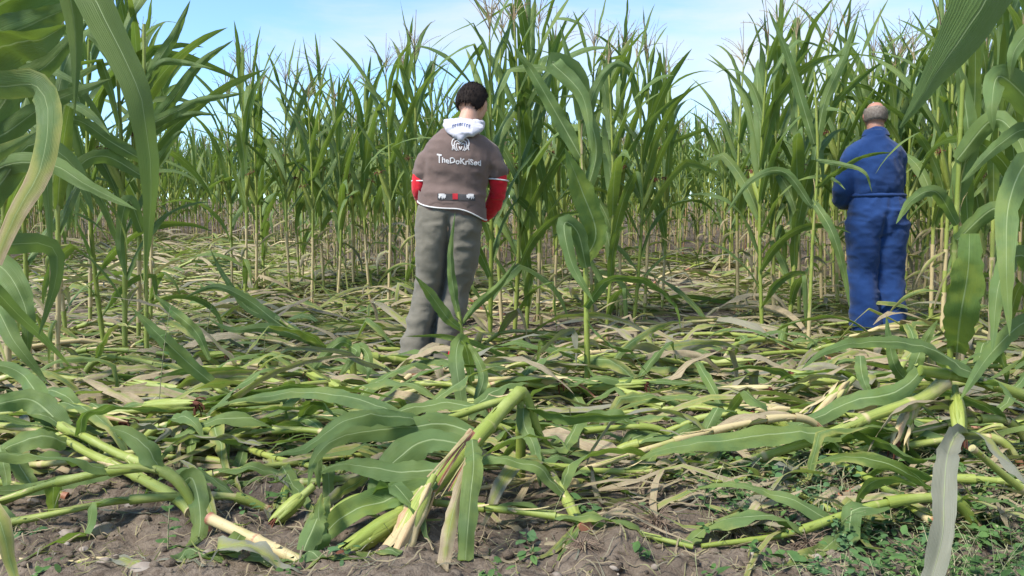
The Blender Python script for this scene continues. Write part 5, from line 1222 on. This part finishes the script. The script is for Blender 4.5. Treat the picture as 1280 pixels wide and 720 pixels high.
# blades sticking up left of centre
fallen(np.vstack([on_ground(G(330, 500)), P(285, 494, 3.2), P(262, 478, 3.2)]), .010, .008, hr, 'low stalk carrying two stiff blades that point up to the upper left', gA, nleaf=0, ears=0, hero=[
       ([(285, 494, 3.2), (245, 462, 3.15), (205, 425, 3.1), (165, 385, 3.1)], .072, dict(dry=.0, rnd=.85, fold=.4, ruf=.03, prof=[.35, .8, 1, .8, .02])),
       ([(262, 450, 3.4), (245, 415, 3.4), (215, 388, 3.4), (190, 366, 3.4)], .058, dict(dry=.05, rnd=.85, fold=.5, ruf=.03, prof=[.3, .9, .9, .02]))])
fallen(np.vstack([on_ground(G(470, 452)), P(400, 432, 4.3), P(350, 400, 4.3)]), .012, .009, hr, 'fallen stalk raising long twisted blades in front of the pale straw band', gA, nleaf=2, ears=0, hero=[
       ([(400, 432, 4.3), (350, 405, 4.3), (310, 375, 4.3), (270, 358, 4.3), (230, 372, 4.3)], .075, dict(dry=.0, rnd=.2, fold=.4)),
       ([(400, 430, 4.3), (340, 410, 4.2), (290, 412, 4.2), (260, 398, 4.2)], .06, dict(dry=.05, rnd=.3)),
       ([(350, 400, 4.3), (310, 385, 4.4), (280, 345, 4.4), (262, 310, 4.4)], .05, dict(dry=.1, rnd=.8))])
fallen(np.vstack([on_ground(GX(441, 3.75)), P(441, 455, 3.75), P(440, 432, 3.75)]), .017, .015, hr, 'short broken stub with drooping leaves left of the boy', gA, nleaf=0, ears=0, sdry=.05, rootdry=.1, hero=[
       ([(440, 432, 3.75), (425, 428, 3.7), (400, 450, 3.65), (380, 478, 3.6)], .055, dict(dry=.05, rnd=.3)),
       ([(440, 434, 3.75), (455, 436, 3.7), (462, 455, 3.65), (458, 478, 3.6)], .05, dict(dry=.1, rnd=.8)),
       ([(440, 434, 3.75), (445, 440, 3.65), (432, 460, 3.6), (420, 476, 3.6)], .05, dict(dry=.1, rnd=.5))])
fallen(np.vstack([P(452, 445, 4.0), P(510, 452, 4.1), P(560, 463, 4.1), P(612, 476, 4.0)]), .019, .014, hr, 'pale thick stalk lying just in front of the feet of the boy', gA, nleaf=2, ears=0, sdry=.05, rootdry=.3)
# green shoot in front of the boy
fallen(np.vstack([on_ground(GX(592, 3.35)), P(586, 470, 3.3), P(578, 420, 3.25), P(573, 390, 3.25)]), .012, .006, hr, 'broken green shoot standing in front of the legs of the boy', gA, nleaf=0, ears=0, sdry=0, hero=[
       ([(575, 400, 3.25), (568, 370, 3.25), (563, 320, 3.25), (569, 265, 3.25)], .045, dict(dry=-.1, rnd=.9, fold=.5, ruf=.02, prof=[.5, 1, .6, .02])),
       ([(577, 412, 3.25), (560, 398, 3.2), (538, 368, 3.15), (517, 343, 3.1)], .055, dict(dry=-.1, rnd=.8, fold=.3, ruf=.03, prof=[.4, 1, .8, .02])),
       ([(577, 405, 3.25), (595, 382, 3.2), (625, 355, 3.15), (648, 322, 3.1)], .04, dict(dry=-.1, rnd=.8, fold=.5, prof=[.4, 1, .7, .02])),
       ([(590, 478, 3.2), (584, 440, 3.1), (575, 425, 3.0), (570, 450, 2.9), (578, 508, 2.8)], .062, dict(dry=-.1, rnd=.3, fold=.2, prof=[.4, .8, .9, 1, .6])),
       ([(596, 500, 2.9), (604, 470, 2.95), (592, 440, 3.0), (580, 425, 3.05)], .045, dict(dry=-.1, rnd=.6, fold=.4)),])
# dead centre right: leaf pair
fallen(np.vstack([on_ground(GX(733, 3.7)), P(734, 480, 3.7), P(733, 380, 3.72), P(731, 300, 3.75), P(728, 215, 3.8), P(724, 150, 3.8)]), .0145, .008, hr, 'tall single maize plant standing centre right with one very broad drooping blade', 'standing maize near the camera', name='maize_plant',
       nleaf=0, ears=0, sdry=-.05, rootdry=.15, hero=[
       ([(728, 330, 3.75), (745, 292, 3.7), (728, 240, 3.65), (706, 185, 3.6)], .12, dict(dry=-.1, rnd=.85, fold=.25, ruf=.03, prof=[.5, 1, 1, .02], flip=True)),
       ([(733, 335, 3.7), (722, 290, 3.65), (705, 280, 3.6), (715, 330, 3.55), (742, 378, 3.5)], .085, dict(dry=-.05, rnd=.1, fold=.3)),
       ([(728, 150, 3.8), (722, 95, 3.75), (690, 78, 3.7), (728, 120, 3.65), (740, 190, 3.6)], .10, dict(dry=-.05, rnd=.7, fold=.2)),
       ([(732, 385, 3.7), (760, 350, 3.65), (810, 352, 3.6), (845, 385, 3.55), (852, 415, 3.55)], .06, dict(face='up', dry=0, rnd=.1, roll=.6)),
       ([(730, 250, 3.8), (745, 180, 3.8), (715, 90, 3.8), (700, 30, 3.8)], .08, dict(dry=0, rnd=.4, fold=.6)),
       ([(728, 200, 3.8), (700, 150, 3.8), (665, 90, 3.8), (640, 55, 3.8)], .085, dict(dry=0, rnd=.5, fold=.4)),
       ([(727, 170, 3.8), (745, 110, 3.8), (770, 80, 3.8), (800, 95, 3.8)], .06, dict(dry=0, rnd=.3, fold=.4)),
       ([(733, 400, 3.7), (760, 430, 3.6), (790, 440, 3.5), (810, 470, 3.4)], .055, dict(face='up', dry=0.05, rnd=.3, roll=.6))])
# leaves of plants standing beside the camera
def near_plant(base, top, label, hero, r=.013):
    pts = [np.array([base[0], base[1], H(*base[:2])]), (np.array([base[0], base[1], 0]) + np.array(top)) / 2 + [0, 0, .1], np.array(top)]
    return fallen(np.array(pts, float), r, r * .6, hr, label, 'standing maize near the camera', name='maize_plant', nleaf=0, ears=0, sdry=0, rootdry=.3, hero=hero)
near_plant((-1.02, 1.05), (-.98, 1.0, 2.1), 'near maize plant at left whose long bright blade hangs across the sky', [
       ([(-280, -80, 1.02), (-40, -190, .98), (80, -60, .95), (140, 40, .92), (178, 130, .9), (189, 230, .9), (182, 352, .9)], .050, dict(dry=-.3, rnd=.35, shade=.65, fold=.18, ruf=.02, prof=[.5, .8, 1, .98, .85, .6, .02], torn=0, n=40)),
       ([(-300, 0, 1.02), (-60, -140, .98), (70, -60, .95), (88, 0, .95), (95, 60, .95), (93, 145, .95)], .034, dict(dry=-.1, rnd=.85, fold=.3, ruf=.02, prof=[.6, 1, 1, 1, .7, .02], torn=0, n=36)),
       ([(-300, 220, 1.02), (-120, 120, .98), (10, 108, .92), (45, 108, .88), (60, 150, .86), (48, 215, .84), (18, 270, .82), (-6, 330, .8)], .040, dict(dry=[.0, .02, .12, .2, .28, .42], rnd=-.25, shade=.5, fold=.15, ruf=.03, prof=[.5, .8, 1, 1, .95, .8, .6, .3], torn=0, n=40)),
       ([(-300, 250, 1.05), (-60, 215, 1.0), (0, 190, 1.0), (45, 165, 1.05)], .05, dict(dry=.12, rnd=.8, fold=.3, torn=0)),
       ([(-290, 480, 1.02), (-60, 330, 1.0), (20, 305, 1.05), (66, 310, 1.1), (70, 350, 1.1), (48, 420, 1.1)], .045, dict(dry=-.1, rnd=.1, fold=.2)),
       ([(-290, 560, 1.02), (-100, 600, .95), (-10, 640, .9), (12, 700, .88), (30, 760, .86)], .045, dict(dry=[.1, .1, .2, .3, .5], rnd=.3, fold=.2)),
       ([(-280, 300, 1.02), (-60, 330, 1.1), (30, 400, 1.2), (90, 460, 1.3)], .03, dict(dry=-.1, rnd=.2, fold=.4)),
       ])
near_plant((-1.45, 2.0), (-1.40, 1.95, 2.3), 'dark broad leaved maize plant filling the top left corner', [
       ([(-70, 40, 1.95), (-10, 10, 1.9), (60, -20, 1.85), (140, -60, 1.8)], .12, dict(dry=-.1, rnd=.1, face='up', roll=.6)),
       ([(-75, 160, 1.95), (-10, 60, 1.9), (40, 30, 1.85), (110, 0, 1.8)], .11, dict(dry=-.1, rnd=.15, fold=.3)),
       ([(-75, 120, 1.95), (0, 60, 1.8), (50, 50, 1.7), (85, 30, 1.65)], .13, dict(dry=-.1, rnd=.05, face='up', roll=.7)),
       ([(-75, 260, 1.95), (10, 120, 2.0), (60, 80, 2.0), (115, 20, 2.0)], .09, dict(dry=-.1, rnd=.35, fold=.3)),
       ([(-75, 300, 1.95), (-10, 215, 1.9), (60, 205, 1.85), (110, 232, 1.8), (170, 262, 1.75)], .06, dict(dry=-.1, rnd=.05, fold=.3)),
       ([(-75, 320, 1.95), (0, 230, 1.9), (40, 180, 1.9), (90, 205, 1.9), (118, 270, 1.9)], .075, dict(dry=-.1, rnd=.3, fold=.3)),
       ([(-75, 200, 1.95), (0, 170, 2.0), (60, 130, 2.0), (140, 98, 2.0)], .06, dict(dry=-.1, rnd=.2)),
       ([(-75, 380, 1.95), (-10, 330, 1.9), (30, 380, 1.85), (35, 450, 1.85)], .08, dict(dry=-.1, rnd=.15, fold=.3)),
       ([(-80, 480, 1.95), (-20, 380, 1.9), (20, 430, 1.8), (60, 480, 1.8)], .07, dict(dry=0, rnd=.15, fold=.3)),
       ], .015)
near_plant((1.0, .95), (.96, .9, 2.0), 'near maize plant whose wide blade, darkened for shade, points down from the top right', [
       ([(1720, 120, .9), (1560, -150, .88), (1400, -220, .85), (1290, -100, .82), (1215, 30, .8), (1165, 100, .78), (1126, 160, .77)], .135, dict(dry=-.15, rnd=-.9, shade=.75, fold=.25, ruf=.02, prof=[.5, .8, 1, 1, .85, .5, .02], torn=0, n=40)),  # lowest tone puts the blade's shade into its leaf colour
       ([(1720, 300, .95), (1500, 150, 1.0), (1380, 60, 1.1), (1300, 10, 1.15)], .05, dict(dry=0, rnd=.3)),
       ])
near_plant((.62, 3.0), (.6, 2.9, 2.4), 'slender leafy maize shoot', [
       ]) if False else None
near_plant((1.95, 2.75), (1.9, 2.7, 2.2), 'broad leaved maize plant at the right edge with a folded hanging leaf', [
       ([(1330, 250, 2.75), (1290, 200, 2.7), (1262, 250, 2.6), (1258, 330, 2.5), (1262, 420, 2.45)], .09, dict(dry=-.1, rnd=.7, fold=.25)),
       ([(1330, 180, 2.75), (1290, 130, 2.7), (1250, 95, 2.6), (1240, 130, 2.5), (1242, 165, 2.5)], .11, dict(dry=-.1, rnd=.15, fold=.3)),
       ([(1330, 100, 2.75), (1300, 40, 2.7), (1270, 60, 2.6), (1262, 100, 2.6)], .09, dict(dry=-.1, rnd=.3, fold=.3)),
       ([(1330, 380, 2.75), (1280, 320, 2.7), (1250, 350, 2.6), (1240, 440, 2.5)], .08, dict(dry=-.1, rnd=.1, fold=.25)),
       ([(1330, 230, 2.75), (1290, 165, 2.75), (1250, 180, 2.7), (1200, 230, 2.7)], .07, dict(dry=-.1, rnd=.2)),
       ([(1330, 430, 2.75), (1290, 400, 2.7), (1240, 440, 2.6), (1200, 500, 2.5)], .07, dict(dry=0, rnd=.5))], .015)
near_plant((1.86, 3.35), (1.84, 3.3, 1.6), 'maize plant right of the man with one broad blade showing a white midrib', [
       ([(1196, 440, 3.35), (1200, 400, 3.2), (1210, 340, 3.1), (1212, 292, 3.1)], .135, dict(dry=-.1, rnd=.85, fold=.15, ruf=.02, prof=[.5, .95, 1, .5], flip=True)),
       ([(1196, 250, 3.35), (1210, 180, 3.3), (1205, 120, 3.3), (1195, 70, 3.3)], .10, dict(dry=-.1, rnd=.1, fold=.4)),
       ([(1196, 280, 3.3), (1170, 240, 3.2), (1140, 250, 3.1), (1120, 280, 3.0)], .06, dict(dry=-.1, rnd=.3, fold=.4)),
       ([(1196, 200, 3.3), (1240, 150, 3.2), (1270, 170, 3.1), (1290, 220, 3.0)], .09, dict(dry=-.1, rnd=.3, fold=.4)),
       ([(1196, 300, 3.3), (1245, 260, 3.2), (1262, 300, 3.1), (1258, 380, 3.0)], .08, dict(dry=-.1, rnd=.5, fold=.3))])
near_plant(tuple(GX(178, 4.5)[:2]), tuple(P(180, 30, 4.5)), 'dark maize plant whose long blades reach right into the sky at left', [
       ([(178, 170, 4.5), (215, 125, 4.45), (250, 80, 4.4), (292, 50, 4.4)], .075, dict(dry=-.1, rnd=.1, fold=.3)),
       ([(178, 160, 4.5), (215, 142, 4.4), (250, 126, 4.4), (304, 117, 4.3)], .065, dict(dry=-.1, rnd=.2, fold=.3)),
       ([(178, 175, 4.5), (215, 150, 4.5), (245, 142, 4.5), (272, 144, 4.5)], .06, dict(dry=-.1, rnd=.1, fold=.4)),
       ([(178, 120, 4.5), (195, 80, 4.5), (218, 45, 4.5), (238, 0, 4.5)], .075, dict(dry=-.1, rnd=.3, fold=.3)),
       ([(178, 110, 4.5), (200, 80, 4.4), (225, 78, 4.4), (268, 86, 4.3)], .05, dict(dry=-.1, rnd=.2, fold=.4)),
       ([(178, 200, 4.5), (140, 178, 4.4), (95, 150, 4.3), (60, 165, 4.3)], .085, dict(dry=-.1, rnd=.0, fold=.3)),
       ([(178, 220, 4.5), (130, 195, 4.4), (95, 215, 4.3), (85, 290, 4.3)], .09, dict(dry=-.1, rnd=.05, fold=.3)),
       ([(178, 230, 4.5), (205, 190, 4.4), (225, 165, 4.4), (236, 172, 4.4)], .06, dict(dry=-.1, rnd=.0, fold=.4)),
       ([(178, 290, 4.5), (160, 250, 4.4), (150, 300, 4.4), (158, 350, 4.4)], .08, dict(dry=-.1, rnd=.1, fold=.3)),
       ([(178, 150, 4.5), (150, 90, 4.5), (120, 50, 4.5), (85, 30, 4.5)], .08, dict(dry=-.1, rnd=.1, fold=.3))])
near_plant((1.66, 3.25), (1.64, 3.2, .25), 'knee high green stub standing below the man in blue overalls', [
       ([(1138, 480, 3.2), (1120, 460, 3.1), (1112, 430, 3.1), (1108, 395, 3.1)], .055, dict(dry=0, rnd=.4, fold=.3)),
       ([(1138, 470, 3.2), (1150, 440, 3.2), (1160, 420, 3.2), (1172, 400, 3.2)], .06, dict(dry=0, rnd=.4, fold=.3))])
near_plant((.345, 5.35), (.34, 5.2, 1.2), 'slender stalk with a thin blade crossing the back of the man', []) if False else None
# blade passing in front of the man's back
fallen(np.vstack([GX(1014, 5.3), P(1016, 300, 5.3), P(1022, 200, 5.3), P(1018, 90, 5.3)]), .013, .006, hr, 'maize plant left of the man in blue with a curved blade crossing his back', 'standing maize near the camera', name='maize_plant', nleaf=0, ears=0, sdry=0, hero=[
       ([(1020, 235, 5.3), (1045, 215, 5.25), (1080, 195, 5.2), (1115, 190, 5.2)], .055, dict(face='up', roll=.7, dry=-.1, rnd=.3)),
       ([(1020, 200, 5.3), (1050, 205, 5.2), (1080, 215, 5.1), (1090, 240, 5.1)], .035, dict(dry=-.1, rnd=.6)),
       ([(1016, 250, 5.3), (1040, 290, 5.2), (1055, 340, 5.2), (1062, 385, 5.2)], .07, dict(dry=-.1, rnd=.4)),
       ([(1018, 200, 5.3), (1030, 130, 5.3), (1055, 70, 5.3), (1075, 10, 5.3)], .07, dict(dry=-.1, rnd=.4)),
       ([(1018, 180, 5.3), (1000, 120, 5.3), (985, 70, 5.3), (960, 10, 5.3)], .07, dict(dry=-.1, rnd=.2)),
       ([(1016, 260, 5.3), (980, 215, 5.3), (940, 225, 5.3), (905, 270, 5.3)], .06, dict(dry=-.1, rnd=.2))])

# ------------------------------------------------------------------ weeds
def weed_dens(px, x, d):
    a = ((px > 860) & (px < 1300) & (d < 2.75)) * np.clip((px - 820) / 250, 0, 1) + ((px > 1040) & (d < 2.4)) * .6
    p = (vnoise(x * 3.2, d * 3.2, seed=61) + .5) ** 1.3 * 1.6
    return np.clip((a + .035) * p, 0, 1)
q = np.random.RandomState(66); NC = 640
cx = scatter(NC, (-60, 1400), (1.3, 3.3), weed_dens, nrg=q)
m = MB(); ms = MB(); Fo = 0
leafprof = np.array([.15, .8, 1, .75, .1])
for i in range(NC):
    k = q.randint(7, 15); hc = q.uniform(.01, .075); az = q.uniform(0, 6.28, k)
    xy_ = cx[i] + np.c_[np.cos(az), np.sin(az)] * q.uniform(.0, .028, (k, 1)); zz = hfine(cx[i:i + 1, 0], cx[i:i + 1, 1])[0] + q.uniform(.2, 1, k) * hc
    L_ = q.uniform(.010, .034, k) * q.uniform(.6, 1.25)
    V_, F_, A_, D_ = ribbons(k, xy_, az, L_, L_ * q.uniform(.45, .75), 5, 0, pitch=q.uniform(-.2, .7, k), bend=q.uniform(0, 1.1, k), tilt=.5, prof=leafprof, z0=zz, nrg=q)
    m.V.append(V_); m.F.append(F_ + m.n); m.A.append(A_); m.D.append(D_); m.M.append(np.zeros(len(F_), int)); m.n += len(V_)
o = m.build('ground_weeds', WEED); tag(o, 'low green weeds with small leaves over the soil at lower right', 'weeds', kind='stuff')
N = 1500; xy_ = scatter(N, (-60, 1400), (1.3, 3.4), weed_dens, nrg=q)
V_, F_, A_, D_ = ribbons(N, xy_, q.uniform(0, 6.28, N), q.uniform(.03, .13, N), .0016, 6, 0, pitch=q.uniform(.7, 1.5, N), bend=q.uniform(.1, 1.4, N), z0=hfine(xy_[:, 0], xy_[:, 1]), tilt=.3, nrg=q, prof=np.ones(6))
m2 = MB(); m2.add(V_, F_, A_, D_)
tips = V_.reshape(N, 6, 2, 3)[:, 3:, 0].reshape(-1, 3); M_ = len(tips)
sd_ = q.normal(0, .0022, (M_, 3, 3)); tv = (tips[:, None, :] + sd_ + q.normal(0, .004, (M_, 1, 3))).reshape(-1, 3)
m2.add(tv, np.arange(M_ * 3).reshape(-1, 3))
o = m2.build('weed_sprigs', WEEDSTEM); tag(o, 'thin pale seed sprigs standing among the low weeds', 'weeds', kind='stuff')
# tall thin weeds one can point to
def tall_weed(px, py, hh, n, label, seed, lean=.0):
    rw = random.Random(seed); p = G(px, py); root = empty('weed', p); s = MB(); path = leaf_path((0, 0, 0), rw.uniform(0, 6), R(86), .15 + lean, hh, 9)
    add_tube(s, path, np.linspace(.0022, .0012, 9), 5, .5, 0, False); part(s, 'stem', [WEEDSTEM], root)
    l = MB()
    for k in range(n):
        f = (k + .5) / n; b = np.array([np.interp(f, np.linspace(0, 1, 9), path[:, i]) for i in range(3)]); a = k * 2.4 + rw.random()
        L_ = rw.uniform(.02, .045) * (1.2 - .5 * f)
        q_ = leaf_path(b, a, R(rw.uniform(-10, 50)), 1.0, L_, 6); add_leaf(l, q_, (-math.sin(a), math.cos(a), 0), L_ * .55, 0, .2, .05, rw.random(), 0, 3, prof=np.array([.1, .7, 1, .9, .6, .05]), rg=rw)
    part(l, 'foliage', [WEED], root); tag(root, label, 'weed'); return root
tall_weed(197, 548, .52, 16, 'tall thin weed with small leaves rising in front of the stiff blades at left', 1)
tall_weed(256, 470, .45, 3, 'bare pale weed stem standing in front of the straw at left', 2, .2)
tall_weed(210, 690, .12, 8, 'tiny upright weed on the bare stony soil', 3)
tall_weed(330, 470, .3, 10, 'small leafy weed left of the broken stub', 4)
tall_weed(800, 705, .07, 9, 'low green weed at the bottom edge right of centre', 5)
tall_weed(880, 640, .10, 10, 'leafy weed at the left rim of the weed patch', 6)
# root balls pulled from the soil
def root_ball(px, py, r, label, seed):
    p = G(px, py); rw = random.Random(seed); m = MB(); c0 = np.array([0, 0, r * .4])
    for k in range(90):
        a = rw.uniform(0, 6.28); t0 = R(rw.uniform(-30, 80)); q_ = leaf_path(c0 * rw.uniform(.2, 1), a, t0, rw.uniform(.5, 3), r * rw.uniform(.7, 1.6), 6, 1, None, rw.uniform(-1.5, 1.5))
        add_tube(m, q_, np.linspace(.0016, .0006, 6), 4, rw.random(), 0, False)
    o = m.build('root_ball', ROOT); o.location = p; tag(o, label, 'roots', 'upturned roots')
root_ball(820, 660, .055, 'matted pale root ball on the soil left of the weed patch', 1)
root_ball(915, 668, .05, 'dark tangled root clump at the edge of the weeds', 2)
root_ball(728, 690, .045, 'small root tuft at the red foot of the leaning stalk', 3)
root_ball(380, 560, .07, 'brown root mat behind the kinked stalk', 4)
root_ball(1010, 690, .05, 'root clump at the bottom among the weeds', 5)
